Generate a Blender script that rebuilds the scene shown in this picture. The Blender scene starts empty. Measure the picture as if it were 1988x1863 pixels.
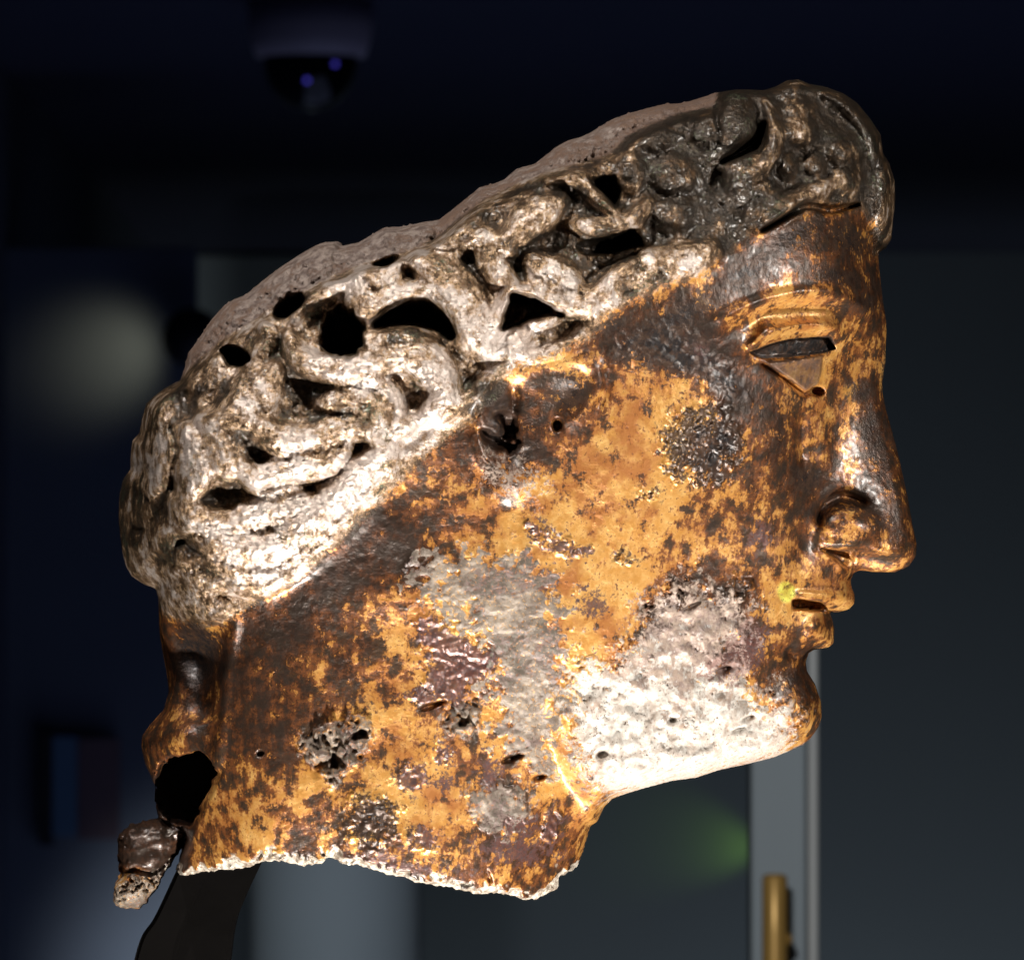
import bpy, bmesh, math, random
import numpy as np
from mathutils import Vector, Matrix

random.seed(4)
RNG = np.random.default_rng(11)
scene = bpy.context.scene
COL = scene.collection
R = math.radians

# ------------------------------------------------------------------ camera, world, lights, exposure
EYE = Vector((0, 0, 1.55))
PITCH = R(1.5)
DIST = 2.5
PX = 0.00016                       # metres per unit of the drawing grid (the head is about 25 cm tall)
FWD = Vector((0, math.cos(PITCH), math.sin(PITCH)))
UP = Vector((0, -math.sin(PITCH), math.cos(PITCH)))
RIGHT = Vector((1, 0, 0))
HEAD_C = EYE + FWD * DIST          # centre of the head's mid plane

cam_d = bpy.data.cameras.new('camera')
cam = bpy.data.objects.new('camera', cam_d)
COL.objects.link(cam)
cam.location = EYE
cam.rotation_euler = (R(90) + PITCH, 0, 0)
cam_d.sensor_width = 36
cam_d.lens = 36 * DIST / (1988 * PX)
cam_d.clip_start = 0.05
cam_d.clip_end = 200
cam_d.dof.use_dof = True
cam_d.dof.focus_distance = DIST - 0.045
cam_d.dof.aperture_fstop = 60
scene.camera = cam
scene.render.resolution_x, scene.render.resolution_y = 1024, 959

w = bpy.data.worlds.new('World')
scene.world = w
w.use_nodes = True
bg = w.node_tree.nodes['Background']
bg.inputs[0].default_value = (0.012, 0.02, 0.05, 1)
bg.inputs[1].default_value = 0.12

scene.view_settings.view_transform = 'Standard'
scene.view_settings.look = 'None'
scene.view_settings.exposure = 0
scene.view_settings.gamma = 1


def aim(o, target):
    o.rotation_euler = (Vector(target) - o.location).to_track_quat('-Z', 'Y').to_euler()


def rel(x, y, z):                  # x right, y away from the camera, z up, in metres from the head's centre
    return HEAD_C + RIGHT * x + FWD * y + UP * z


def spot(name, loc, target, energy, col, size=40, blend=0.5, radius=0.02):
    l = bpy.data.lights.new(name, 'SPOT')
    l.energy = energy
    l.color = col
    l.spot_size = R(size)
    l.spot_blend = blend
    l.shadow_soft_size = radius
    o = bpy.data.objects.new(name, l)
    COL.objects.link(o)
    o.location = loc
    aim(o, target)
    return o


# case lights: one high in front, a strong one low under the jaw, one from the right, a weak one behind the nape
spot('case_light_high', rel(-0.22, -0.50, 0.88), rel(0.0, 0, 0.0), 40, (1.0, 0.94, 0.85), 30, 0.6, 0.012)
spot('case_light_low', rel(-0.02, -0.36, -0.66), rel(0.02, -0.03, -0.02), 46, (1.0, 0.95, 0.88), 40, 0.7, 0.015)
spot('case_light_under', rel(0.10, -0.05, -0.60), rel(0.06, -0.01, -0.02), 11, (1.0, 0.96, 0.9), 46, 0.7, 0.015)
spot('case_light_right', rel(0.75, -0.55, 0.12), rel(0.06, 0, 0.03), 26, (1.0, 0.95, 0.88), 26, 0.6, 0.012)
spot('case_light_rear', rel(-0.60, -0.25, 0.55), rel(-0.05, 0, 0.02), 9, (1.0, 0.93, 0.9), 36, 0.6, 0.02)
# the room: dim washes on the walls and the ceiling far behind the case
def area(name, loc, target, energy, col, sx, sy):
    l = bpy.data.lights.new(name, 'AREA')
    l.shape = 'RECTANGLE'
    l.size, l.size_y = sx, sy
    l.energy = energy
    l.color = col
    o = bpy.data.objects.new(name, l)
    COL.objects.link(o)
    o.location = loc
    aim(o, target)
    return o


area('floor_wash', (1.2, 18.0, 0.1), (1.2, 18.9, 0.9), 5.0, (0.85, 0.95, 1.0), 3.0, 0.2)
area('side_wash', (-0.9, 12.5, 0.1), (-0.9, 13.4, 0.9), 0.4, (0.6, 0.8, 1.0), 1.6, 0.2)  # added unseen light, brightens the dark lower left
area('ceiling_glow', (0.3, 13, 0.15), (0.3, 13.6, 2.6), 8, (0.45, 0.55, 1.0), 2.0, 6.0)  # added unseen blue light that lifts the ceiling


# ------------------------------------------------------------------ helpers
def tag(o, label=None, cat=None, group=None, kind=None):
    if label: o['label'] = label
    if cat: o['category'] = cat
    if group: o['group'] = group
    if kind: o['kind'] = kind
    return o


def empty(name, loc, rot=(0, 0, 0)):
    o = bpy.data.objects.new(name, None)
    COL.objects.link(o)
    o.location = loc
    o.rotation_euler = rot
    o.empty_display_size = 0.02
    return o


def mesh_obj(name, bm, mat, parent=None, smooth=True):
    me = bpy.data.meshes.new(name)
    bm.normal_update()
    bm.to_mesh(me)
    bm.free()
    me.materials.append(mat)
    if smooth:
        me.polygons.foreach_set('use_smooth', [True] * len(me.polygons))
    o = bpy.data.objects.new(name, me)
    COL.objects.link(o)
    if parent: o.parent = parent
    return o


def nodes(mat):
    mat.use_nodes = True
    nt = mat.node_tree
    return nt, nt.nodes['Principled BSDF']


def simple_mat(name, col, rough=0.6, metal=0.0, var=0.15, scale=8, bump=0.0, bscale=60, spec=0.5):
    m = bpy.data.materials.new(name)
    nt, p = nodes(m)
    tc = nt.nodes.new('ShaderNodeTexCoord')
    n = nt.nodes.new('ShaderNodeTexNoise')
    n.inputs['Scale'].default_value = scale
    n.inputs['Detail'].default_value = 6
    nt.links.new(tc.outputs['Object'], n.inputs['Vector'])
    mx = nt.nodes.new('ShaderNodeMix')
    mx.data_type = 'RGBA'
    nt.links.new(n.outputs['Fac'], mx.inputs['Factor'])
    mx.inputs[6].default_value = tuple(c * (1 - var) for c in col) + (1,)
    mx.inputs[7].default_value = tuple(min(1, c * (1 + var)) for c in col) + (1,)
    nt.links.new(mx.outputs[2], p.inputs['Base Color'])
    p.inputs['Roughness'].default_value = rough
    p.inputs['Metallic'].default_value = metal
    p.inputs['Specular IOR Level'].default_value = spec
    if bump:
        n2 = nt.nodes.new('ShaderNodeTexNoise')
        n2.inputs['Scale'].default_value = bscale
        n2.inputs['Detail'].default_value = 5
        nt.links.new(tc.outputs['Object'], n2.inputs['Vector'])
        b = nt.nodes.new('ShaderNodeBump')
        b.inputs['Strength'].default_value = bump
        b.inputs['Distance'].default_value = 0.002
        nt.links.new(n2.outputs['Fac'], b.inputs['Height'])
        nt.links.new(b.outputs['Normal'], p.inputs['Normal'])
    return m


# ------------------------------------------------------------------ the room behind (ceiling, walls, floor)
CEIL = EYE.z + 1.03
WALL_Y = 18.9
LEFT_X = -0.84
FLOOR_Z = 0.0


def box(bm, x0, x1, y0, y1, z0, z1, bev=0.0):
    r = bmesh.ops.create_cube(bm, size=1)
    vs = r['verts']
    bmesh.ops.scale(bm, vec=(x1 - x0, y1 - y0, z1 - z0), verts=vs)
    bmesh.ops.translate(bm, vec=((x0 + x1) / 2, (y0 + y1) / 2, (z0 + z1) / 2), verts=vs)
    if bev:
        es = list({e for v in vs for e in v.link_edges})
        bmesh.ops.bevel(bm, geom=es, offset=bev, segments=3, affect='EDGES', profile=0.5)
    return vs


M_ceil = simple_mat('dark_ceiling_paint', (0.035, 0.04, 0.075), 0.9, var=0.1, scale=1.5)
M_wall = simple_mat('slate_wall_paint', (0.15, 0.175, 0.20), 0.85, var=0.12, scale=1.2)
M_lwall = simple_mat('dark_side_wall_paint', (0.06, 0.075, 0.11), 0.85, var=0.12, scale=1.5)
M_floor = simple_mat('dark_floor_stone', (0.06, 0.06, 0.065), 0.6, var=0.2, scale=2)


def setting(name, dims, mat):
    bm = bmesh.new()
    box(bm, *dims)
    o = mesh_obj(name, bm, mat, None, False)
    o['kind'] = 'structure'
    return o


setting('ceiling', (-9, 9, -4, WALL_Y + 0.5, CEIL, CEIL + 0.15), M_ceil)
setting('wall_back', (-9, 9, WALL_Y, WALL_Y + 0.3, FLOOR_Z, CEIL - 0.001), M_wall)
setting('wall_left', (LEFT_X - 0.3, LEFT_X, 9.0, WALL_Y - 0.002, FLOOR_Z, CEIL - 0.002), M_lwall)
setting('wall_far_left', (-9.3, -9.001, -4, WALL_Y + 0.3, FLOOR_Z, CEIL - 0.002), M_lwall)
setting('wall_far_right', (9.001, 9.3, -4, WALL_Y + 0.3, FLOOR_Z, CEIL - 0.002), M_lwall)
setting('floor', (-9, 9, -4, WALL_Y + 0.5, FLOOR_Z - 0.15, FLOOR_Z), M_floor)


def at(px, py, d):
    """a point at depth d (metres along y) seen at drawing position (px, py)"""
    dx = (px - 994) * PX / DIST
    dz = (931 - py) * PX / DIST
    v = FWD + RIGHT * dx + UP * dz
    return EYE + v * (d / v.y)


# ------------------------------------------------------------------ the bronze head: drawing grid
STEP = 3.0
X0, Z0 = 196.0, 136.0
NX, NZ = 536, 550
gx = (X0 + STEP * np.arange(NX)).astype(np.float32)
gz = (Z0 + STEP * np.arange(NZ)).astype(np.float32)
GX, GZ = np.meshgrid(gx, gz, indexing='ij')


def fbm(beta, lam_max=800.0, lam_min=6.0, seed=0):
    """isotropic fractal noise, zero mean, unit deviation"""
    r = np.random.default_rng(seed)
    n = 1024
    f = np.fft.fftfreq(n, d=STEP)
    fx, fy = np.meshgrid(f, np.fft.fftfreq(n, d=STEP), indexing='ij')
    q = np.sqrt(fx * fx + fy * fy)
    q[0, 0] = 1
    amp = q ** (-beta / 2.0)
    amp[(q < 1 / lam_max) | (q > 1 / lam_min)] = 0
    a = np.fft.ifft2(np.fft.fft2(r.standard_normal((n, n))) * amp).real
    a = a[:NX, :NZ]
    return ((a - a.mean()) / a.std()).astype(np.float32)


def blur(a, sigma):
    """gaussian blur, sigma in drawing units"""
    s = sigma / STEP
    k = int(max(1, math.ceil(3 * s)))
    w_ = np.exp(-0.5 * (np.arange(-k, k + 1) / s) ** 2)
    w_ /= w_.sum()
    def one(a, ax):
        pad = [(0, 0), (0, 0)]
        pad[ax] = (k, k)
        b = np.pad(a, pad, mode='edge')
        out = np.zeros_like(a)
        n = a.shape[ax]
        for i, c in enumerate(w_):
            out += c * (b[i:i + n] if ax == 0 else b[:, i:i + n])
        return out
    return one(one(a.astype(np.float32), 0), 1)


def poly_sd(pts, closed=True):
    """signed distance (positive inside) to a polygon, or plain distance to an open line"""
    P = np.array(pts, np.float32)
    n = len(P)
    d2 = np.full((NX, NZ), 1e12, np.float32)
    ins = np.zeros((NX, NZ), bool)
    for i in range(n if closed else n - 1):
        a, b = P[i], P[(i + 1) % n]
        ab = b - a
        L = float(ab @ ab) + 1e-9
        t = np.clip(((GX - a[0]) * ab[0] + (GZ - a[1]) * ab[1]) / L, 0, 1)
        dx = GX - a[0] - t * ab[0]
        dz = GZ - a[1] - t * ab[1]
        np.minimum(d2, dx * dx + dz * dz, out=d2)
        if closed:
            c = (a[1] > GZ) != (b[1] > GZ)
            with np.errstate(divide='ignore', invalid='ignore'):
                xi = a[0] + (GZ - a[1]) / (b[1] - a[1] + 1e-12) * ab[0]
            ins ^= c & (GX < xi)
    d = np.sqrt(d2)
    return np.where(ins, d, -d) if closed else d


def catmull(pts, n=6):
    P = [np.array(p, float) for p in pts]
    if len(P) < 3:
        return [tuple(P[0] + (P[1] - P[0]) * k / n) for k in range(n + 1)]
    Q = [2 * P[0] - P[1]] + P + [2 * P[-1] - P[-2]]
    out = []
    for i in range(1, len(Q) - 2):
        a, b, c, d = Q[i - 1], Q[i], Q[i + 1], Q[i + 2]
        for k in range(n):
            t = k / n
            out.append(tuple(0.5 * ((2 * b) + (c - a) * t + (2 * a - 5 * b + 4 * c - d) * t * t
                                    + (3 * b - 3 * c + d - a) * t ** 3)))
    out.append(tuple(P[-1]))
    return out


def line_field(pts):
    """distance, signed side distance and 0..1 position along a smooth curve"""
    C = np.array(catmull(pts), np.float32)
    seg = np.sqrt(((C[1:] - C[:-1]) ** 2).sum(1))
    cum = np.concatenate([[0], np.cumsum(seg)])
    d2 = np.full((NX, NZ), 1e12, np.float32)
    side = np.zeros((NX, NZ), np.float32)
    tt = np.zeros((NX, NZ), np.float32)
    for i in range(len(C) - 1):
        a, b = C[i], C[i + 1]
        ab = b - a
        L = float(ab @ ab) + 1e-9
        t = np.clip(((GX - a[0]) * ab[0] + (GZ - a[1]) * ab[1]) / L, 0, 1)
        dx = GX - a[0] - t * ab[0]
        dz = GZ - a[1] - t * ab[1]
        q = dx * dx + dz * dz
        m = q < d2
        d2[m] = q[m]
        side[m] = ((ab[0] * dz - ab[1] * dx) / math.sqrt(L))[m]
        tt[m] = ((cum[i] + t * seg[i]) / cum[-1])[m]
    return np.sqrt(d2), side, tt


def sstep(a, b, x):
    t = np.clip((x - a) / (b - a), 0, 1)
    return t * t * (3 - 2 * t)


def conv(ox, oz, f):
    return lambda *p: [(ox + f * a, oz + f * b) for a, b in p]


Z1 = conv(1272.3, 119.3, .2988)
Z2 = conv(1272.3, 596.4, .2988)
Z3 = conv(1113.3, 994.0, .2988)
Z4 = conv(835.0, 159.0, .2988)
Z5 = conv(437.4, 397.6, .2988)
Z6 = conv(198.8, 675.9, .2988)
Z7 = conv(198.8, 1192.8, .3598)
Z8 = conv(675.9, 1192.8, .2988)
Z9 = conv(874.7, 675.9, .2561)
ZI = conv(0, 0, 1.0)

# outline of the mid plane, clockwise from the back of the crown
TOP = [(351, 737), (360, 712), (366, 685), (385, 660), (410, 622), (437, 592), (455, 581), (476, 574), (512, 544), (548, 517),
       (590, 490), (617, 475), (632, 470), (656, 469), (667, 477), (697, 471), (721, 457), (748, 441), (781, 441), (820, 432),
       (853, 427), (886, 401), (916, 377), (931, 364), (954, 359), (978, 350), (1002, 329), (1035, 320), (1056, 305), (1077, 287),
       (1101, 274), (1134, 265), (1161, 249), (1188, 232), (1223, 220), (1283, 204), (1325, 201), (1355, 192), (1388, 181)]
FRONT_HAIR = [(1428, 176), (1451, 176), (1481, 177), (1505, 169), (1526, 157), (1550, 156), (1571, 164), (1601, 169), (1637, 182),
              (1664, 200), (1691, 233), (1710, 263), (1714, 296), (1726, 316), (1737, 352), (1738, 388), (1734, 424), (1731, 463),
              (1720, 481), (1705, 491)]
FACE = [(1707, 523), (1714, 582), (1720, 620), (1721, 641), (1719, 701), (1713, 740), (1714, 764), (1720, 794), (1729, 826),
        (1740, 865), (1750, 910), (1762, 964), (1771, 1015), (1780, 1057), (1779, 1077), (1765, 1098), (1738, 1110), (1700, 1110),
        (1670, 1106), (1658, 1112), (1651, 1124), (1653, 1140), (1660, 1155), (1659, 1170), (1648, 1182), (1627, 1187),
        (1612, 1187), (1611, 1193), (1615, 1199), (1620, 1221), (1618, 1248), (1609, 1255), (1579, 1261), (1570, 1267),
        (1564, 1284), (1567, 1302), (1582, 1326), (1594, 1362), (1595, 1391), (1588, 1412), (1573, 1433), (1558, 1445),
        (1538, 1454), (1502, 1469), (1442, 1484), (1397, 1493), (1352, 1508), (1305, 1514), (1248, 1529), (1218, 1538),
        (1190, 1548), (1172, 1566), (1160, 1593), (1147, 1602), (1133, 1650), (1121, 1683)]
CUT = [(1085, 1698), (1082, 1719), (1040, 1740), (1008, 1738), (993, 1728), (966, 1723), (933, 1725), (885, 1713), (843, 1704),
       (807, 1699), (786, 1689), (745, 1681), (697, 1665), (682, 1669), (664, 1660), (647, 1650), (631, 1664), (595, 1668),
       (551, 1659), (523, 1660), (483, 1675), (433, 1680), (407, 1684), (357, 1695), (340, 1687)]
BACK = [(361, 1625), (352, 1606), (330, 1596), (308, 1586), (300, 1553), (301, 1527), (294, 1506), (282, 1481), (274, 1448),
        (276, 1427), (292, 1405), (318, 1376), (328, 1340), (323, 1301), (316, 1265), (310, 1229), (309, 1199), (308, 1160),
        (303, 1142), (279, 1133), (256, 1118), (244, 1097), (236, 1064), (230, 1005), (232, 960), (239, 930), (254, 909),
        (253, 891), (257, 855), (271, 840), (276, 813), (285, 783), (300, 769), (324, 751)]
OUT = TOP + FRONT_HAIR + FACE + CUT + BACK
rough_n = fbm(1.6, 60, 8, 3)
SD = poly_sd(OUT)
d_top = poly_sd(TOP, False)
d_cut = poly_sd([FACE[-1]] + CUT, False)
fin_line = poly_sd([(429, 1488), (393, 1553), (372, 1599), (361, 1625), (338, 1688)], False)
SD = SD + rough_n * 1.0 * np.exp(-np.minimum(d_top, d_cut) / 30.0)
# distance to the closed part of the silhouette (everything but the broken neck edge)
d_closed = np.minimum(np.minimum(d_top, poly_sd([TOP[-1]] + FRONT_HAIR + FACE, False)), poly_sd([CUT[-1]] + BACK + [TOP[0]], False))

# half width of the head over the drawing plane (control points, thin plate spline)
CP = [  # forehead
    (1690, 470, 75), (1660, 480, 150), (1600, 490, 240), (1520, 500, 305), (1420, 540, 350),
    (1705, 580, 60), (1655, 585, 170), (1580, 590, 255), (1500, 605, 305), (1400, 640, 350), (1300, 650, 375),
    # eye level
    (1708, 690, 30), (1668, 690, 78), (1625, 700, 128), (1565, 680, 212), (1470, 685, 282), (1390, 705, 335), (1270, 720, 372),
    (1560, 640, 226), (1640, 640, 150), (1150, 740, 392), (1000, 760, 405),
    # nose and cheek
    (1710, 770, 28), (1665, 780, 72), (1620, 780, 108), (1565, 785, 172), (1500, 780, 248), (1410, 780, 320),
    (1722, 850, 30), (1680, 850, 66), (1620, 860, 98), (1572, 870, 142), (1510, 870, 226), (1410, 860, 303), (1300, 850, 350),
    (1160, 850, 376), (1000, 860, 388),
    (1745, 930, 38), (1700, 930, 72), (1640, 930, 96), (1585, 940, 124), (1530, 945, 186), (1440, 945, 262), (1320, 945, 322),
    (1765, 1010, 40), (1715, 1010, 74), (1650, 1010, 92), (1592, 1020, 112), (1540, 1030, 158), (1470, 1030, 218), (1380, 1030, 270),
    (1250, 1030, 322), (1100, 1030, 352), (950, 1010, 368),
    (1765, 1070, 34), (1705, 1080, 66), (1640, 1080, 84), (1580, 1090, 128), (1505, 1100, 186), (1400, 1120, 242), (1250, 1120, 302),
    (1100, 1150, 336), (960, 1130, 356),
    # lips, chin
    (1650, 1150, 52), (1600, 1160, 98), (1540, 1170, 136), (1480, 1170, 182), (1400, 1190, 225), (1250, 1210, 284), (1120, 1250, 316),
    (1612, 1225, 44), (1565, 1235, 100), (1500, 1240, 152), (1400, 1265, 208), (1250, 1290, 268), (1160, 1300, 292),
    (1562, 1285, 66), (1500, 1300, 128), (1590, 1370, 44), (1550, 1375, 92), (1500, 1385, 124), (1400, 1390, 182), (1300, 1400, 226),
    (1200, 1400, 264), (1540, 1440, 60), (1450, 1460, 130), (1350, 1475, 185), (1250, 1490, 222), (1180, 1490, 240),
    # neck
    (1130, 1430, 254), (1095, 1480, 236), (1130, 1560, 160), (1110, 1630, 120), (1060, 1600, 190), (1010, 1500, 252), (1020, 1400, 276),
    (1030, 1300, 304), (980, 1650, 235), (900, 1550, 284), (900, 1400, 302), (900, 1300, 320), (800, 1480, 310), (800, 1650, 296),
    (760, 1250, 340), (650, 1400, 322), (650, 1600, 300), (560, 1500, 306), (560, 1300, 312), (520, 1620, 270), (470, 1500, 268),
    (455, 1350, 262), (470, 1200, 296), (430, 1580, 220), (380, 1660, 150), (400, 1300, 196), (340, 1300, 96), (370, 1420, 180),
    (300, 1440, 100), (340, 1550, 120), (390, 1200, 220), (330, 1180, 150),
    # hair
    (560, 1130, 345), (420, 1120, 315), (300, 1090, 190), (480, 1000, 375), (350, 980, 320), (260, 980, 130), (600, 880, 415),
    (420, 830, 385), (310, 830, 230), (750, 930, 400), (800, 800, 428), (650, 700, 425), (500, 700, 385), (420, 680, 320),
    (900, 700, 432), (850, 560, 422), (700, 560, 405), (1000, 600, 430), (1000, 450, 412), (850, 480, 405), (1150, 550, 412),
    (1150, 380, 388), (1300, 470, 382), (1300, 330, 345), (1250, 270, 330), (1400, 400, 342), (1450, 280, 298), (1400, 230, 290),
    (1550, 380, 258), (1560, 250, 222), (1540, 180, 190), (1650, 330, 165), (1650, 230, 130), (1710, 350, 90), (1715, 430, 80)]
cp = np.array(CP, np.float64)


def tps(cp):
    P = cp[:, :2] / 500.0
    n = len(P)
    r2 = ((P[:, None] - P[None]) ** 2).sum(-1)
    K = 0.5 * r2 * np.log(r2 + 1e-12) + np.eye(n) * 2e-4
    A = np.zeros((n + 3, n + 3))
    A[:n, :n] = K
    A[:n, n] = 1
    A[:n, n + 1:] = P
    A[n, :n] = 1
    A[n + 1:, :n] = P.T
    c = np.linalg.solve(A, np.concatenate([cp[:, 2], [0, 0, 0]]))
    out = c[n] + c[n + 1] * GX / 500 + c[n + 2] * GZ / 500
    for i in range(n):
        q = (GX / 500 - P[i, 0]) ** 2 + (GZ / 500 - P[i, 1]) ** 2
        out = out + c[i] * 0.5 * q * np.log(q + 1e-12)
    return out.astype(np.float32)


H = np.maximum(tps(cp), 15)

# masks in the drawing plane (soft signed distances)
HAIRLINE = [(308, 1150), (350, 1185), (400, 1200), (440, 1192), (470, 1165), (520, 1135), (575, 1105), (650, 1035), (730, 955), (800, 870),
            (860, 826), (915, 788), (950, 748), (1000, 716), (1060, 700), (1134, 662), (1173, 618), (1238, 583), (1283, 560), (1343, 543),
            (1382, 512), (1416, 492), (1452, 455), (1481, 450), (1520, 430), (1560, 413), (1600, 402), (1661, 404), (1690, 425), (1700, 492)]
hair_poly = HAIRLINE + [(1800, 480), (1800, 100), (1300, 60), (200, 500), (150, 1150)]
sd_hair = poly_sd(hair_poly)
CROWN = [(345, 745), (372, 720), (440, 665), (510, 622), (560, 588), (600, 570), (680, 535), (720, 516), (800, 497), (850, 470), (905, 425),
         (940, 398), (1000, 370), (1060, 345), (1120, 330), (1180, 310), (1215, 275), (1260, 250), (1320, 228), (1380, 218), (1392, 180)]
sd_crown = poly_sd(CROWN + [(1392, 60), (100, 60), (100, 745)])
sd_jaw = poly_sd([(1180, 1275), (1215, 1230), (1264, 1160), (1320, 1135), (1367, 1122), (1390, 1148), (1445, 1175), (1440, 1235), (1420, 1290),
                  (1465, 1330), (1510, 1350), (1532, 1385), (1540, 1425), (1535, 1470), (1250, 1560), (1170, 1540), (1120, 1480), (1092, 1400),
                  (1090, 1330), (1105, 1285)])

# --- hair: a lowered ground with raised locks
D = np.full((NX, NZ), 0.0, np.float32)
hm = sstep(-4, 14, sd_hair)
D -= 12 * hm
warp = fbm(2.4, 160, 12, 21)
SL = np.zeros((NX, NZ), np.float32)       # chased strand lines


def lock(pts, wz, h, scale=.2988, strands=1.2, lam=15.0, taper=0.55, ground=-12.0):
    global D, SL
    d, s, t = line_field(pts)
    wdt = 1.3 * wz * scale * (1 - taper * np.abs(2 * t - 1) ** 2.2)
    u = np.clip(d / wdt, 0, 1)
    p = np.sqrt(np.clip(1 - u * u, 0, 1))
    top = ground + (h * 0.82 - ground) * p
    SL = np.where((u < 1) & (top > D - 2), strands * np.cos(2 * np.pi * (s + warp * 2.5) / lam) * p, SL)
    D = np.where(u < 1, np.maximum(D, top), D)


def bump_at(c, rx, rz, ang, h, scale=.2988, hard=1.0, mode='max'):
    global D
    a = R(ang)
    dx, dz = GX - c[0], GZ - c[1]
    u = (dx * math.cos(a) + dz * math.sin(a)) / (rx * scale)
    v = (-dx * math.sin(a) + dz * math.cos(a)) / (rz * scale)
    q = u * u + v * v
    p = np.sqrt(np.clip(1 - q, 0, 1)) if mode == 'max' else np.exp(-q * 1.6)
    if mode == 'max':
        D = np.where(q < 1, np.maximum(D, -12 + (h * 0.60 + 12) * p ** 1.3), D)
    else:
        D = D + h * p


def pit(c, rx, rz, ang, depth, scale=.2988, edge=0.30):
    global D
    a = R(ang)
    dx, dz = GX - c[0], GZ - c[1]
    u = (dx * math.cos(a) + dz * math.sin(a)) / (rx * scale)
    v = (-dx * math.sin(a) + dz * math.cos(a)) / (rz * scale)
    q = np.sqrt(u * u + v * v) + warp * 0.10
    if depth < 85:
        depth, edge = depth * 0.15, 0.6
    D = D - depth * sstep(1 + edge, 1 - edge, q)


def poly_pit(pts, depth, soft=7.0):
    global D
    s = poly_sd(pts) + warp * 1.5
    D = D - depth * sstep(-soft, soft, s)


def groove(pts, wz, depth, scale=.2988):
    global D
    d, s, t = line_field(pts)
    u = d / (wz * scale * (1 - 0.6 * np.abs(2 * t - 1) ** 2))
    D = D - depth * (0.75 if depth > 70 else 0.34) * np.exp(-(u ** 2) * 1.8)


# back of the head
lock(Z6((420, 330), (400, 480), (430, 640), (400, 800), (350, 900)), 125, 40)
lock(Z6((215, 600), (240, 750), (260, 880)), 70, 25)
lock(Z6((760, 560), (830, 680), (850, 800)), 150, 34)
lock(Z6((590, 540), (610, 680), (640, 820), (600, 980)), 120, 44)
bump_at(Z6((250, 1040))[0], 150, 130, 0, 24)
bump_at(Z6((230, 1340))[0], 130, 150, 10, 26)
bump_at(Z6((430, 1220))[0], 160, 140, -30, 30)
bump_at(Z6((400, 1460))[0], 150, 90, 25, 20)
lock(Z6((1150, 160), (1050, 280), (950, 400), (800, 470)), 140, 36)
lock(Z6((950, 760), (1060, 850), (1200, 820), (1350, 760), (1500, 740), (1610, 650)), 105, 36)
lock(Z6((640, 1010), (760, 1110), (900, 1130), (1100, 1060), (1300, 1040), (1450, 990), (1580, 880)), 95, 34)
lock(Z6((560, 1000), (600, 1120), (720, 1220), (850, 1280), (1000, 1300), (1180, 1260), (1400, 1090), (1560, 950), (1720, 790), (1863, 680)), 95, 44, taper=.2)
lock(Z6((680, 480), (850, 470), (1000, 490), (1150, 580), (1300, 620), (1450, 580), (1600, 530), (1760, 560), (1820, 640)), 90, 42)
lock(Z6((540, 1350), (590, 1520), (700, 1660), (800, 1680)), 150, 40)
lock(Z6((640, 1340), (800, 1390), (1000, 1450), (1150, 1450)), 60, 34)
lock(Z6((690, 1490), (880, 1530), (1080, 1540), (1250, 1450)), 60, 30)
lock(Z6((820, 1400), (1050, 1460), (1250, 1380), (1450, 1210), (1650, 1030), (1863, 800)), 125, 22, strands=1.2, taper=.3)
# behind the crown
lock(Z5((550, 1060), (720, 1080), (900, 1050), (1100, 960), (1260, 990), (1380, 1110), (1430, 1250), (1340, 1360)), 125, 46)
lock(Z5((440, 860), (500, 990), (620, 1070), (760, 1110)), 70, 36)
lock(Z5((480, 790), (530, 690), (650, 600), (810, 540)), 55, 32)
lock(Z5((1270, 400), (1420, 500), (1530, 680), (1610, 850), (1700, 960)), 140, 46)
lock(Z5((870, 520), (910, 660), (1000, 700), (1150, 630), (1310, 590)), 95, 38)
lock(Z5((900, 900), (1010, 870), (1160, 850)), 60, 22)
lock(Z5((660, 1300), (820, 1270), (980, 1330), (1060, 1450)), 105, 32)
lock(Z5((690, 1140), (900, 1140), (1050, 1190), (1140, 1300), (1130, 1420), (1040, 1490)), 45, 34)
lock(Z5((880, 1440), (1080, 1490), (1240, 1430)), 70, 30)
lock(Z5((900, 470), (1050, 510), (1160, 420)), 75, 34)
lock(Z5((1380, 240), (1540, 170), (1660, 70)), 70, 28)
lock(Z5((1380, 310), (1500, 320), (1640, 260)), 55, 30)
lock(Z5((280, 800), (330, 880), (270, 980), (180, 1120)), 60, 26)
lock(Z5((1230, 1405), (1450, 1375), (1600, 1255), (1720, 1130), (1863, 1060)), 42, 30, strands=0, taper=.2)
# crown side
lock(Z4((540, 1340), (500, 1480), (440, 1600), (380, 1720)), 62, 42)
lock(Z4((660, 1190), (800, 1320), (960, 1390)), 130, 30)
lock(Z4((560, 1370), (700, 1425), (850, 1475), (980, 1490), (1090, 1420), (1180, 1300), (1300, 1200)), 62, 48)
lock(Z4((500, 1080), (620, 970), (740, 880), (840, 820)), 105, 46)
lock(Z4((280, 1040), (420, 1090), (530, 1150)), 85, 36)
lock(Z4((330, 1150), (430, 1250), (530, 1330)), 80, 38)
lock(Z4((930, 960), (1080, 985), (1220, 985), (1330, 910), (1400, 820)), 60, 44)
lock(Z4((870, 620), (1000, 710), (1100, 820), (1190, 910)), 60, 42)
lock(Z4((480, 660), (620, 640), (780, 650), (900, 690)), 55, 30)
lock(Z4((1370, 1170), (1500, 1190), (1650, 1180), (1810, 1110)), 85, 36)
lock(Z4((1150, 1480), (1210, 1350), (1330, 1290), (1460, 1230)), 55, 32)
bump_at(Z4((1560, 650))[0], 150, 140, 0, 34)
bump_at(Z4((1290, 620))[0], 100, 160, 0, 30)
bump_at(Z4((1560, 900))[0], 160, 120, -20, 26)
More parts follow.
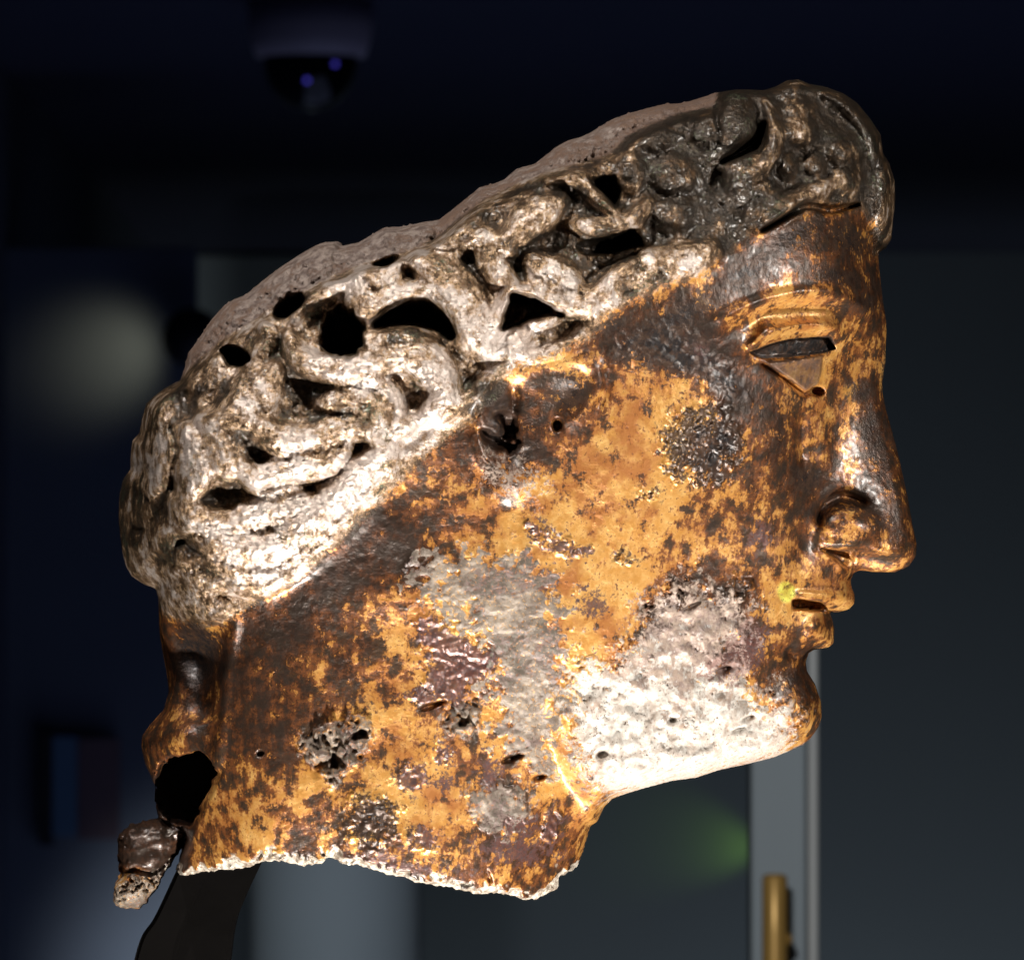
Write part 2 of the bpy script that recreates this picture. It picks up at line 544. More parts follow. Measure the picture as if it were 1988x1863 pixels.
bump_at(Z4((1440, 420))[0], 150, 90, -10, 18)
bump_at(Z4((220, 960))[0], 120, 70, -35, 32)
bump_at(Z4((550, 1720))[0], 140, 80, -25, 34)
bump_at(Z4((720, 1570))[0], 130, 70, 0, 16)
lock(Z4((420, 1790), (700, 1800), (900, 1720), (1100, 1540), (1300, 1410), (1500, 1300), (1700, 1240), (1830, 1140)), 46, 26, strands=0, taper=.2)
# curls over the brow
bump_at(Z1((500, 430))[0], 130, 185, 20, 42)
lock(Z1((690, 300), (735, 430), (745, 560), (690, 680), (560, 790), (470, 830)), 48, 42)
lock(Z1((590, 660), (520, 760), (560, 860), (690, 830)), 90, 30)
bump_at(Z1((900, 480))[0], 140, 105, 0, 40)
bump_at(Z1((920, 345))[0], 110, 60, 0, 32)
bump_at(Z1((870, 170))[0], 110, 60, -15, 24)
bump_at(Z1((1200, 600))[0], 130, 125, 0, 42)
bump_at(Z1((1210, 800))[0], 120, 110, 0, 40)
bump_at(Z1((830, 720))[0], 75, 100, 10, 36)
bump_at(Z1((1010, 700))[0], 80, 100, -10, 26)
lock(Z1((1060, 180), (1240, 270), (1370, 420), (1430, 600)), 75, 30)
lock(Z1((690, 1060), (850, 975), (1000, 890), (1110, 820)), 72, 42)
lock(Z1((560, 1050), (650, 960), (760, 880)), 60, 32)
bump_at(Z1((560, 920))[0], 130, 70, 30, 26)
lock(Z1((1500, 690), (1510, 850), (1490, 1000), (1480, 1150)), 75, 30, lam=9)
lock(Z1((300, 300), (340, 420), (250, 520)), 70, 20)
# soften the joins between the locks, keep part of the crisp edges
D = 1.05 * (0.25 * D + 0.75 * blur(D, 8)) + SL
# pits and drilled holes
for z, lst in ((Z6, [(1030, 640, 95, 115, 0, 52), (830, 940, 95, 95, 0, 48), (1370, 310, 120, 85, 15, 52), (650, 1240, 95, 45, -20, 46),
                     (640, 1400, 80, 36, -15, 46), (550, 1500, 40, 95, 0, 36), (450, 850, 45, 65, 0, 38), (620, 420, 42, 120, -8, 60),
                     (1540, 600, 60, 60, 0, 34), (910, 60, 78, 48, 20, 110), (880, 260, 30, 130, 15, 40), (1080, 430, 34, 20, 0, 40),
                     (740, 1690, 40, 22, -20, 30), (270, 970, 60, 28, 0, 30), (800, 400, 70, 50, -20, 40)]),
               (Z5, [(790, 870, 118, 152, 20, 190), (440, 680, 112, 55, -35, 140), (1060, 400, 85, 34, -20, 90), (1200, 470, 54, 24, 40, 60),
                     (100, 1000, 84, 55, 20, 120), (1370, 245, 95, 36, -20, 70), (1165, 230, 50, 24, -20, 60), (600, 1230, 120, 105, -10, 54),
                     (620, 780, 80, 90, 0, 30), (920, 1300, 30, 22, 20, 40), (1480, 320, 90, 40, 5, 40), (1050, 960, 120, 35, -15, 26)]),
               (Z4, [(1020, 540, 95, 36, -10, 80), (1240, 265, 75, 20, -5, 45), (1830, 690, 50, 90, 0, 52), (970, 1310, 55, 38, 0, 26),
                     (770, 1080, 120, 85, -10, 44), (1230, 800, 60, 26, 0, 40), (360, 1230, 30, 70, 20, 40), (870, 860, 60, 60, 0, 28),
                     (1000, 1180, 110, 60, 0, 26), (1680, 470, 140, 50, 0, 22), (1460, 770, 110, 40, 20, 26)]),
               (Z1, [(1150, 390, 64, 66, 0, 56), (1260, 430, 60, 50, 0, 30), (930, 650, 90, 60, 0, 48), (400, 830, 85, 60, 20, 54),
                     (1090, 780, 26, 50, 0, 44), (1170, 875, 60, 22, 15, 44), (910, 195, 54, 18, 10, 40), (770, 280, 55, 30, 20, 44),
                     (240, 400, 80, 34, -20, 34), (640, 940, 50, 28, 0, 30), (1050, 300, 22, 70, -10, 36)])):
    for a_, b_, rx, rz, an, dp in lst:
        pit(z((a_, b_))[0], rx, rz, an, dp)
groove(Z5((1000, 800), (1150, 735), (1300, 730), (1420, 790), (1480, 870)), 85, 150)
groove(Z6((1070, 930), (1170, 890), (1260, 870), (1350, 900), (1430, 930)), 38, 40)
groove(Z6((1180, 650), (1320, 680), (1460, 640)), 34, 26)
groove(Z6((480, 520), (520, 650), (500, 800), (500, 960)), 30, 36)
groove(Z6((500, 1400), (520, 1280), (640, 1190), (700, 1220)), 34, 40)
poly_pit(Z4((530, 1400), (700, 1450), (850, 1535), (640, 1560), (480, 1625)), 130)
poly_pit(Z4((950, 1100), (1120, 1045), (1300, 1000), (1345, 1090), (1150, 1150), (1000, 1150)), 80)
poly_pit(Z4((1030, 680), (1180, 675), (1215, 740), (1185, 840), (1120, 790)), 75)
groove(Z4((20, 1050), (120, 960), (270, 840)), 42, 75)
groove(Z4((440, 830), (560, 760), (720, 700)), 40, 50)
groove(Z4((680, 590), (760, 560)), 30, 50)
groove(Z4((1840, 80), (1830, 200), (1840, 330)), 26, 40)
groove(Z1((680, 450), (630, 560), (520, 630), (410, 690)), 48, 75)
groove(Z1((390, 300), (380, 420), (400, 520)), 26, 30)
groove(Z1((660, 1130), (800, 1050), (960, 965), (1120, 985), (1300, 945)), 30, 80)
groove(Z1((1290, 240), (1380, 360), (1430, 450)), 14, 22)
groove(Z1((1480, 850), (1510, 950)), 14, 18)

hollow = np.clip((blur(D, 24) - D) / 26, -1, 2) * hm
# fine uneven relief of the hair ground
rid = fbm(2.2, 90, 7, 5)
D += hm * (1.7 * rid + 0.7 * fbm(1.4, 30, 6, 6))

# --- crown: the rough broken plane above the locks
crown_m = sstep(-6, 10, sd_crown + 3 * rough_n)
crown_rel = 5 * fbm(1.8, 70, 7, 8) + 7 * np.clip(fbm(2.0, 120, 10, 9), -2, 0.6)
D = D * (1 - crown_m) + crown_m * crown_rel

# --- face features
faceD = np.zeros((NX, NZ), np.float32)


def fb(c, rx, rz, ang, h, pw=1.0):
    global faceD
    a = R(ang)
    dx, dz = GX - c[0], GZ - c[1]
    u = (dx * math.cos(a) + dz * math.sin(a)) / rx
    v = (-dx * math.sin(a) + dz * math.cos(a)) / rz
    faceD = faceD + h * np.exp(-(u * u + v * v) ** pw * 1.4)


def fs(pts, wdt, h, onesided=0):
    global faceD
    d, s, t = line_field(pts)
    fall = np.clip(1 - np.abs(2 * t - 1) ** 5, 0.0, 1)
    p = np.exp(-(d / wdt) ** 2) * (0.25 + 0.75 * fall)
    if onesided:
        p = p * sstep(-2.0, 2.0, s * onesided)
    faceD = faceD + h * p


# brow: a crisp arris, orbit below it
fs(ZI((1377, 630), (1466, 592), (1541, 575), (1600, 574), (1650, 588), (1688, 616)), 12, 15)
fs(ZI((1400, 655), (1470, 622), (1545, 606), (1605, 606), (1650, 622)), 16, -15)
# upper lid band, its swollen outer end, lower lid
fs(ZI((1440, 684), (1480, 655), (1540, 638), (1600, 638), (1624, 652)), 11, 25)
fb((1481, 640), 22, 16, -20, 14)
fs(ZI((1452, 700), (1500, 708), (1545, 702), (1592, 692)), 6, 9)
sd_eye = poly_sd([(1447, 688), (1490, 671), (1529, 662), (1604, 656), (1617, 679), (1590, 687), (1541, 693), (1470, 698)])
faceD -= 46 * sstep(-2, 3, sd_eye + rough_n * 0.4)
ball = np.clip(1 - ((GX - 1545) / 95) ** 2 - ((GZ - 672) / 46) ** 2, 0, 1)
faceD += 16 * np.sqrt(ball) * sstep(-3, 5, sd_eye)
sd_flake = poly_sd([(1479, 707), (1530, 702), (1590, 692), (1588, 725), (1582, 746), (1556, 760), (1526, 738)])
faceD += 15 * sstep(-2, 2, sd_flake) - 16 * np.exp(-((sd_flake + 7) / 5) ** 2) * (GZ > 708) * (GX < 1575)
fb((1581, 761), 13, 9, 0, -60, 2)
# side of the nose, cheek furrow
fs(ZI((1553, 800), (1549, 850), (1552, 900)), 9, -14)
fb((1592, 860), 22, 60, -6, 10)
fs(ZI((1600, 930), (1580, 990), (1560, 1060), (1530, 1110)), 26, -8)
# nostril wing
fb((1644, 1024), 66, 44, 10, 36, 1.6)
fs(ZI((1584, 1020), (1592, 990), (1612, 971), (1640, 964), (1680, 978)), 9, -30)
fs(ZI((1582, 1046), (1606, 1054), (1640, 1056), (1664, 1054)), 9, 14)
sd_nost = poly_sd([(1588, 1064), (1620, 1066), (1655, 1068), (1662, 1100), (1652, 1112), (1632, 1098), (1608, 1078)])
faceD -= 40 * sstep(-4, 8, sd_nost)
fs(ZI((1575, 1060), (1600, 1075), (1628, 1096), (1646, 1130)), 7, 8)
fb((1730, 1072), 55, 22, 10, 12, 1.5)
zl = np.interp(gx, [1640, 1690, 1740, 1780], [1056, 1062, 1074, 1086])[:, None]
faceD -= 50 * np.clip((GZ - zl) / 42, 0, 1) * sstep(1648, 1668, GX) * (GZ < 1118)
# lips
fs(ZI((1532, 1158), (1580, 1160), (1655, 1166)), 12, 12)
fs(ZI((1540, 1146), (1590, 1150), (1655, 1152)), 4, 6)
sd_mouth = poly_sd([(1534, 1163), (1546, 1160), (1592, 1168), (1614, 1184), (1625, 1190), (1612, 1195), (1590, 1183), (1534, 1178)])
faceD -= 75 * sstep(-3, 3, sd_mouth)
fb((1590, 1222), 36, 30, 10, 22, 1.6)
fs(ZI((1520, 1262), (1550, 1270), (1575, 1268)), 12, -18)
fb((1556, 1372), 60, 62, 0, 14, 1.4)
# ear stump and side lock
fs(Z9((420, 270), (560, 200), (760, 160), (950, 115), (1085, 180), (1110, 300), (1050, 420), (930, 540), (830, 560)), 17, 11)
fs(Z9((560, 300), (720, 260), (900, 250), (980, 330), (930, 430)), 14, 5)
fb(Z9((800, 400))[0], 40, 36, 0, -4)
fb(Z9((640, 420))[0], 30, 60, 0, 8)
fs(Z9((1150, 160), (1165, 320), (1090, 470)), 9, -9)
fs(Z9((470, 290), (480, 400), (480, 500)), 9, -12)
fs(Z9((300, 260), (240, 420), (250, 560), (330, 640)), 14, 12)
faceD -= 38 * sstep(-12, 10, poly_sd(Z9((370, 525), (480, 520), (510, 690), (420, 680))) + 3 * warp)
faceD -= 34 * sstep(-12, 10, poly_sd(Z9((240, 630), (350, 680), (490, 745), (440, 795), (290, 710))) + 3 * warp)
fb(Z9((330, 430))[0], 30, 46, 0, 12)
fb(Z9((470, 1060))[0], 40, 28, 10, 18)
fb(Z9((800, 590))[0], 10, 13, 0, -30, 2)
fs(Z9((190, 640), (240, 800), (330, 900), (450, 1010), (560, 1030)), 14, 15)
fs(Z9((520, 760), (560, 880), (600, 960)), 14, -8)
# jaw edge against the neck, tendons and hollows of the neck
fs(ZI((1085, 1340), (1095, 1430), (1125, 1500), (1170, 1545)), 20, 10)
fs(ZI((1060, 1360), (1068, 1440), (1095, 1510), (1140, 1560)), 24, -12)
fs(ZI((470, 1180), (448, 1300), (440, 1400), (425, 1500)), 14, 14)
fs(ZI((420, 1230), (405, 1320), (400, 1400)), 34, -34)
fb((380, 1265), 34, 60, -30, -34)
fb((350, 1425), 55, 35, -20, 30)
# crusts: raised, rough islands
crusts = {}


def crust(name, pts, h, rough, seed, soft=4.0, wob=5.0):
    global faceD
    s = poly_sd(pts) + wob * fbm(2.2, 110, 8, seed)
    m = sstep(-soft, soft, s)
    n_ = fbm(2.3, 60, 10, seed + 1)
    faceD = faceD + m * (h + rough * n_)
    crusts[name] = s
    return s


crust('cheek', [(1275, 850), (1300, 800), (1345, 785), (1395, 790), (1425, 820), (1435, 870), (1410, 925), (1360, 945), (1300, 930), (1270, 895)], 4, 2.8, 31, 7, 8)
crust('lens', [(1015, 1010), (1060, 1018), (1100, 1045), (1145, 1062), (1125, 1080), (1080, 1072), (1040, 1050)], 4, 2.5, 33, wob=2)
crust('grey_big', [(830, 1072), (900, 1080), (1000, 1072), (1060, 1112), (1085, 1160), (1072, 1210), (1095, 1260), (1100, 1320), (1082, 1392),
                   (1085, 1440), (1060, 1500), (1015, 1470), (985, 1430), (970, 1385), (962, 1320), (945, 1240), (900, 1190), (820, 1140), (803, 1100)], 3, 1.3, 35, 14, 24)
crust('lump', [(585, 1440), (610, 1410), (690, 1385), (728, 1400), (722, 1442), (690, 1475), (650, 1512), (625, 1480)], 14, 9, 37, 6, 3)
crust('lump_small', [(860, 1385), (900, 1365), (930, 1355), (938, 1400), (915, 1422), (870, 1408)], 9, 7, 39, 5, 3)
crust('disc', [(915, 1545), (940, 1515), (985, 1515), (1030, 1545), (1030, 1580), (985, 1602), (930, 1585), (900, 1570)], 5, 1.4, 41, 5, 9)
crust('sliver', [(1055, 1570), (1075, 1552), (1092, 1580), (1080, 1625), (1055, 1635)], 6, 4, 43, 4, 2)
crust('patch_dark', [(665, 1585), (690, 1540), (740, 1520), (785, 1540), (785, 1600), (740, 1640), (680, 1635)], 2, 2, 45, 6, 12)
crust('patch_mid', [(765, 1500), (790, 1470), (830, 1475), (840, 1500), (810, 1520), (780, 1525)], 2, 1.6, 47)
crust('patch_round', [(835, 1440), (850, 1425), (875, 1435), (878, 1460), (850, 1468)], 2, 1.6, 49)
crust('purple', [(805, 1200), (860, 1195), (920, 1230), (965, 1262), (945, 1330), (880, 1362), (800, 1345), (830, 1280)], 3, 1.6, 51, 6, 8)
crust('purple_low', [(795, 1600), (830, 1590), (860, 1610), (850, 1640), (800, 1645)], 2, 2, 53)
crust('nick', [(1185, 1075), (1215, 1070), (1230, 1085), (1205, 1100)], 4, 4, 55, 4, 3)
crust('fleck', [(1230, 945), (1265, 950), (1280, 970), (1235, 970)], 3, 3, 57, 4, 3)
crust('nasal', [(1395, 1140), (1420, 1115), (1450, 1120), (1460, 1140), (1440, 1160), (1410, 1165)], 6, 5, 59, 4, 2)
crust('temple', [(1175, 700), (1205, 645), (1270, 630), (1330, 650), (1390, 690), (1430, 730), (1445, 780), (1410, 790), (1330, 735), (1250, 720)], 1, 0.9, 61, 10, 7)
for c, rx, rz, dp in (((705, 1415), 16, 8, 26), ((650, 1470), 30, 14, 26), ((900, 1395), 14, 7, 26), ((995, 1462), 22, 6, 26), ((1045, 1500), 14, 6, 20),
                      ((842, 1360), 26, 6, 22), ((1165, 1455), 12, 9, 24), ((1300, 1392), 10, 6, 18), ((1448, 1388), 16, 6, 18), ((1400, 1294), 16, 7, 22),
                      ((1290, 1500), 12, 5, 14), ((1250, 1496), 14, 5, 14), ((1430, 1410), 14, 5, 16), ((1340, 1170), 24, 5, 16), ((950, 1690), 4, 16, 14), ((515, 1452), 8, 6, 16)):
    fb(c, rx, rz, -18, -dp, 1.6)
# rough jaw: eaten metal with a raised rim
sd_jaw = sd_jaw + 16 * fbm(2.3, 140, 8, 63) * sstep(1480, 1380, GZ)
jm = sstep(-10, 10, sd_jaw)
jr = fbm(2.2, 60, 6, 65)
faceD += jm * (0.9 * jr + 0.2 * fbm(0.8, 24, 6, 67) + 4.5 * fbm(2.6, 200, 24, 68) - 6 * np.clip(1 - np.abs(fbm(2.4, 220, 10, 66)) * 5, 0, 1) * (fbm(2, 200, 40, 64) > 0.2)) + 5 * np.exp(-(sd_jaw / 14) ** 2) * jm
# brushed skin: faint tool marks and dents elsewhere
faceD += 0.35 * fbm(1.6, 60, 6, 69) + 1.3 * fbm(3.0, 300, 90, 71)

face_m = 1 - hm
Dt = D + faceD * np.maximum(face_m, 0.0)

# rounding of the silhouette
dd = np.maximum(SD, 0)
Rr = 26 + 0 * GX
Rr = Rr + 60 * sstep(0, 60, sd_hair) * sstep(700, 1000, GZ)                # back hair rounds wide
Rr = Rr + 10 * sstep(1300, 1500, GZ) * sstep(900, 1150, GX)
Rr = Rr + 34 * np.exp(-((GX - 1710) / 70) ** 2 - ((GZ - 1100) / 36) ** 2) + 26 * np.exp(-((GX - 1380) / 190) ** 2 - ((GZ - 1490) / 40) ** 2)
d_cl = np.where(SD > 0, d_closed, 0)
u = np.clip(d_cl / Rr, 0, 1)
rim = np.sqrt(np.clip(1 - (1 - u) ** 2, 0, 1))
# crown bevel: sloping plane from the locks up to the broken top
H = H + Dt * sstep(0, 40, d_cl)
top_in = np.clip(d_top / 95.0, 0, 1)
near_top = sstep(30, -10, -sd_crown - 40) * 0 + sstep(-26, 6, sd_crown)
bev = 0.58 + 0.42 * top_in
H_crown = H * (1 - near_top) + H * bev * near_top
H = H_crown * np.where((GZ < 760) & (GX < 1395), np.minimum(1, np.sqrt(np.clip(d_cl / 10, 0, 1))) * 0.5 + 0.5 * rim, rim)
# broken lower edge of the neck: wall thickness shows as a chamfer
WALL_T = 30.0
cut_p = np.clip(np.maximum(d_cut, 0) / np.clip(17 + 8 * fbm(1.6, 120, 12, 95), 6, 34), 0, 1)
lower = sstep(1560, 1600, GZ)
H = H - lower * (WALL_T - 8 + 2 * rough_n) * (1 - cut_p) * sstep(0, 60, H)
fin_p = np.clip(fin_line / 16.0, 0, 1)
H = H - sstep(1470, 1500, GZ) * (GX < 470) * 22 * (1 - fin_p) * sstep(0, 60, H)
H = np.where(SD > 0, np.maximum(H, 1.0), 0.0).astype(np.float32)

# near and far surfaces, cavity of the neck
HF = blur(H, 5)
HF = np.where(SD > 0, np.minimum(HF, H + 10), 0)
Hs = blur(np.where(SD > 0, H, 0), 9)
dcav = np.minimum(np.minimum(np.where(SD > -200, d_closed, 0) - 40, GZ - 1180), 400)
dcav = np.where(SD > 0, dcav, np.where(GZ > 1600, 60, -60))
IN = np.minimum(Hs, H) - WALL_T
IN = np.where(SD > 0, IN, np.where(GZ > 1600, 400, -200))
NAPE = [(231, 1617), (253, 1599), (300, 1586), (330, 1588), (372, 1592), (378, 1610), (356, 1640), (336, 1671), (310, 1715), (289, 1747), (274, 1761), (246, 1764),
        (224, 1758), (218, 1735), (230, 1695), (228, 1655)]
sd_nape = poly_sd(NAPE) + 1.5 * rough_n
nape_h = 74 * np.sqrt(np.clip(1 - (1 - np.clip(sd_nape / 44, 0, 1)) ** 2, 0, 1)) + 2 * fbm(2.6, 90, 20, 91)
d_n, _, _ = line_field([(226, 1700), (262, 1686), (300, 1690), (336, 1660)])
nape_h = nape_h - 22 * np.exp(-(d_n / 7) ** 2) + 9 * np.exp(-((d_n - 26) / 16) ** 2) * (GZ > 1690) * fbm(1.8, 30, 6, 92)
nape_on = (sd_nape > 0) & (SD <= 2)
H = np.where(nape_on, np.maximum(nape_h, 2), H)
HF = np.where(nape_on, np.maximum(nape_h, 2), HF)
dcav = np.where(sd_nape > -8, -60, dcav)
SD = np.maximum(SD, sd_nape)
HOLE = [(303, 1512), (318, 1479), (361, 1463), (398, 1457), (414, 1468), (424, 1491), (393, 1553), (374, 1596), (343, 1590), (321, 1578), (303, 1553)]
sd_hole = poly_sd(HOLE) + 2.0 * rough_n
HN = H.copy()
hole_m = sstep(-3, 3, sd_hole)
HN = HN * (1 - hole_m) + hole_m * (-np.maximum(HF - 18, 0))
hb = sstep(24, 6, np.abs(sd_hole))
HN = HN * (1 - 0.5 * hb) + 0.5 * hb * blur(HN, 3.0)

# ------------------------------------------------------------------ surface extraction (surface nets on a voxel grid)
Y1 = 500.0
NY = int(2 * Y1 / STEP) + 1
gy = (-Y1 + STEP * np.arange(NY)).astype(np.float32)


def slope(a, lim=6.0):
    gxx, gzz = np.gradient(a, STEP)
    return 1.0 / np.sqrt(1 + np.minimum(gxx ** 2 + gzz ** 2, lim * lim))


kN, kF, kI = slope(HN), slope(HF), slope(IN)


def field(ix, iz, y):
    hn, hf = HN[ix, iz], HF[ix, iz]
    out = np.maximum((y - hn) * kN[ix, iz], (-y - hf) * kF[ix, iz])
    out = np.maximum(out, -SD[ix, iz])
    cav = np.maximum((np.abs(y) - IN[ix, iz]) * kI[ix, iz], -dcav[ix, iz])
    return np.maximum(out, -cav)


sign = np.empty((NX, NZ, NY), bool)
zi = np.arange(NZ)
for i in range(NX):
    sign[i] = field(np.full((NZ, 1), i), zi[:, None], gy[None, :]) < 0
cnt_all = sign[:-1, :-1, :-1].copy()
cnt_any = sign[:-1, :-1, :-1].copy()
for a in (0, 1):
    for b in (0, 1):
        for c in (0, 1):
            s_ = sign[a:NX - 1 + a, b:NZ - 1 + b, c:NY - 1 + c]
            cnt_all &= s_
            cnt_any |= s_
active = cnt_any & ~cnt_all
cells = np.argwhere(active)
del cnt_all, cnt_any
vid = np.full(active.shape, -1, np.int32)
vid[active] = np.arange(len(cells), dtype=np.int32)
corners = np.zeros((len(cells), 2, 2, 2), np.float32)
for a in (0, 1):
    for b in (0, 1):
        for c in (0, 1):
            corners[:, a, b, c] = field(cells[:, 0] + a, cells[:, 1] + b, gy[cells[:, 2] + c])
acc = np.zeros((len(cells), 3), np.float32)
num = np.zeros(len(cells), np.float32)
for ax in range(3):
    for p in (0, 1):
        for q in (0, 1):
            i0 = [0, 0, 0]
            i1 = [0, 0, 0]
            oth = [k for k in range(3) if k != ax]
            i0[oth[0]] = i1[oth[0]] = p
            i0[oth[1]] = i1[oth[1]] = q
            i1[ax] = 1
            f0 = corners[:, i0[0], i0[1], i0[2]]
            f1 = corners[:, i1[0], i1[1], i1[2]]
            m = (f0 < 0) != (f1 < 0)
            t = np.where(m, f0 / np.where(m, f0 - f1, 1), 0)
            pt = np.zeros((len(cells), 3), np.float32)
            pt[:, ax] = t
            pt[:, oth[0]] = p
            pt[:, oth[1]] = q
            acc += pt * m[:, None]
            num += m
V = cells + acc / num[:, None]
quads = []
for ax in range(3):
    o1, o2 = [k for k in range(3) if k != ax]
    sl0 = [slice(1, -1)] * 3
    sl0[ax] = slice(0, -1)
    sl1 = list(sl0)
    sl1[ax] = slice(1, None)
    s0, s1 = sign[tuple(sl0)], sign[tuple(sl1)]
    ch = np.argwhere(s0 != s1)
    flip = s0[ch[:, 0], ch[:, 1], ch[:, 2]]
    base = ch.copy()
    base[:, o1] += 1
    base[:, o2] += 1
    def g(d1, d2):
        c = base.copy()
        c[:, o1] += d1
        c[:, o2] += d2
        return vid[c[:, 0], c[:, 1], c[:, 2]]
    a, b, c, d = g(-1, -1), g(0, -1), g(0, 0), g(-1, 0)
    if ax == 1:
        flip = ~flip
    qd = np.stack([a, b, c, d], 1)
    qd[~flip] = qd[~flip][:, ::-1]
    quads.append(qd)
quads = np.concatenate(quads)
quads = quads[(quads >= 0).all(1)]
del sign, active, vid, corners

# light relaxation of the voxel steps
e = np.concatenate([quads[:, [0, 1]], quads[:, [1, 2]], quads[:, [2, 3]], quads[:, [3, 0]]])
for it in range(1):
    sm = np.zeros_like(V)
    cn = np.bincount(e[:, 0], minlength=len(V)) + np.bincount(e[:, 1], minlength=len(V))
    for k in range(3):
        sm[:, k] = np.bincount(e[:, 0], V[e[:, 1], k], len(V)) + np.bincount(e[:, 1], V[e[:, 0], k], len(V))
    V = V + 0.5 * (sm / cn[:, None] - V)

gxv = X0 + STEP * V[:, 0]
gzv = Z0 + STEP * V[:, 1]
gyv = -Y1 + STEP * V[:, 2]
BASE = (640.0, 1700.0)            # the thing's base: the broken edge of the neck
W = np.stack([(gxv - BASE[0]) * PX, -gyv * PX, (BASE[1] - gzv) * PX], 1).astype(np.float32)
print('head verts', len(W), 'quads', len(quads))


def sample(a):
    fx = np.clip((gxv - X0) / STEP, 0, NX - 1.001)
    fz = np.clip((gzv - Z0) / STEP, 0, NZ - 1.001)
    i, j = fx.astype(int), fz.astype(int)
    u, v = fx - i, fz - j
    return ((a[i, j] * (1 - u) + a[i + 1, j] * u) * (1 - v) + (a[i, j + 1] * (1 - u) + a[i + 1, j + 1] * u) * v).astype(np.float32)


def blob_mask(lst):
    out = np.full((NX, NZ), -200.0, np.float32)
    for x, z, rx, rz, an in lst:
        a = R(an)
        dx, dz = GX - x, GZ - z
        u_ = (dx * math.cos(a) + dz * math.sin(a)) / rx
        v_ = (-dx * math.sin(a) + dz * math.cos(a)) / rz
        out = np.maximum(out, (1 - np.sqrt(u_ * u_ + v_ * v_)) * min(rx, rz))
    return out


# colour masks: signed distances in drawing units, sharpened and broken up by noise in the material
m_hair = np.maximum(sd_hair, -60)
m_crown = sd_crown
m_jaw = sd_jaw
m_grey = np.maximum.reduce([crusts[k] for k in ('grey_big', 'lump', 'lump_small', 'disc')] + [blob_mask([(262, 1732, 60, 36, -30)])])
m_dark = np.maximum.reduce([crusts['temple'], crusts['cheek'], crusts['nasal'], crusts['nick'], crusts['fleck'], crusts['patch_dark'] - 2, blob_mask([
    (1310, 620, 130, 30, -24), (1440, 540, 70, 30, -30), (1530, 470, 60, 30, -30), (1640, 470, 50, 34, 20), (1620, 540, 70, 20, 15), (1675, 590, 30, 22, 0),
    (1690, 830, 16, 40, -20), (1735, 850, 10, 40, -14), (1690, 880, 18, 24, 0), (1505, 850, 14, 50, 10), (1470, 800, 30, 20, 30),
    (1640, 980, 46, 12, 0), (1700, 1010, 30, 16, 30), (1560, 1270, 12, 50, -20), (1530, 1320, 14, 36, 20), (1500, 1330, 26, 14, 0),
    (690, 1350, 20, 16, 0), (730, 1350, 20, 10, 20), (390, 1250, 50, 70, 0), (1190, 640, 46, 20, -30), (560, 1460, 26, 14, 0),
    (1560, 930, 40, 30, 0), (1735, 1000, 16, 40, 0), (1715, 730, 12, 40, 0), (1660, 760, 40, 24, 0)]), blob_mask([(1100, 765, 46, 40, 0), (965, 830, 30, 60, 10), (1010, 880, 30, 26, 0)])])
m_red = np.maximum.reduce([crusts['purple'], crusts['purple_low'], crusts['lens'], crusts['sliver'], crusts['patch_mid'], crusts['patch_round'], blob_mask([
    (1150, 1170, 30, 20, 40), (1470, 1040, 20, 26, 0), (1000, 1590, 40, 30, 0), (950, 1500, 22, 50, 0), (1000, 1640, 70, 26, 10), (760, 1660, 90, 14, 8), (1350, 700, 60, 22, 35),
    (1440, 1260, 40, 60, 30), (1465, 1230, 22, 24, 0), (1400, 1290, 40, 30, 0), (870, 1500, 16, 20, 0), (1060, 1130, 20, 30, 0)])])
wear = 0.9 * fbm(2.6, 300, 20, 81)
for x_, z_, rx_, rz_, h_ in ((560, 1230, 170, 150, 2.6), (700, 1120, 120, 90, 1.8), (480, 1380, 90, 140, 2.0), (1600, 500, 130, 70, 2.6), (1330, 620, 170, 60, 2.4),
                             (1690, 800, 60, 160, 2.2), (1480, 860, 80, 110, 1.6), (1700, 980, 70, 80, 1.8), (1560, 1280, 70, 130, 2.4), (1480, 1000, 90, 90, 1.4),
                             (950, 880, 110, 90, 1.4), (850, 1330, 110, 80, 1.2), (1150, 930, 120, 130, -2.2), (1180, 1180, 140, 80, -1.6), (1120, 800, 80, 60, -1.0),
                             (800, 1520, 120, 90, -1.6), (560, 1580, 110, 70, -0.8), (1560, 620, 90, 26, -2.0), (1080, 1560, 70, 90, -0.8), (900, 1000, 60, 90, -0.6),
                             (780, 1200, 50, 60, -1.4), (740, 1380, 60, 40, -1.6), (1560, 760, 60, 30, -1.2)):
    wear = wear + h_ * np.exp(-((GX - x_) / rx_) ** 2 - ((GZ - z_) / rz_) ** 2)
hdark = sstep(1080, 1380, GX) * sstep(600, 430, GZ) + 0.35 * fbm(2.4, 240, 20, 83)  # darker forelocks: dark patina with light falloff put into the tone
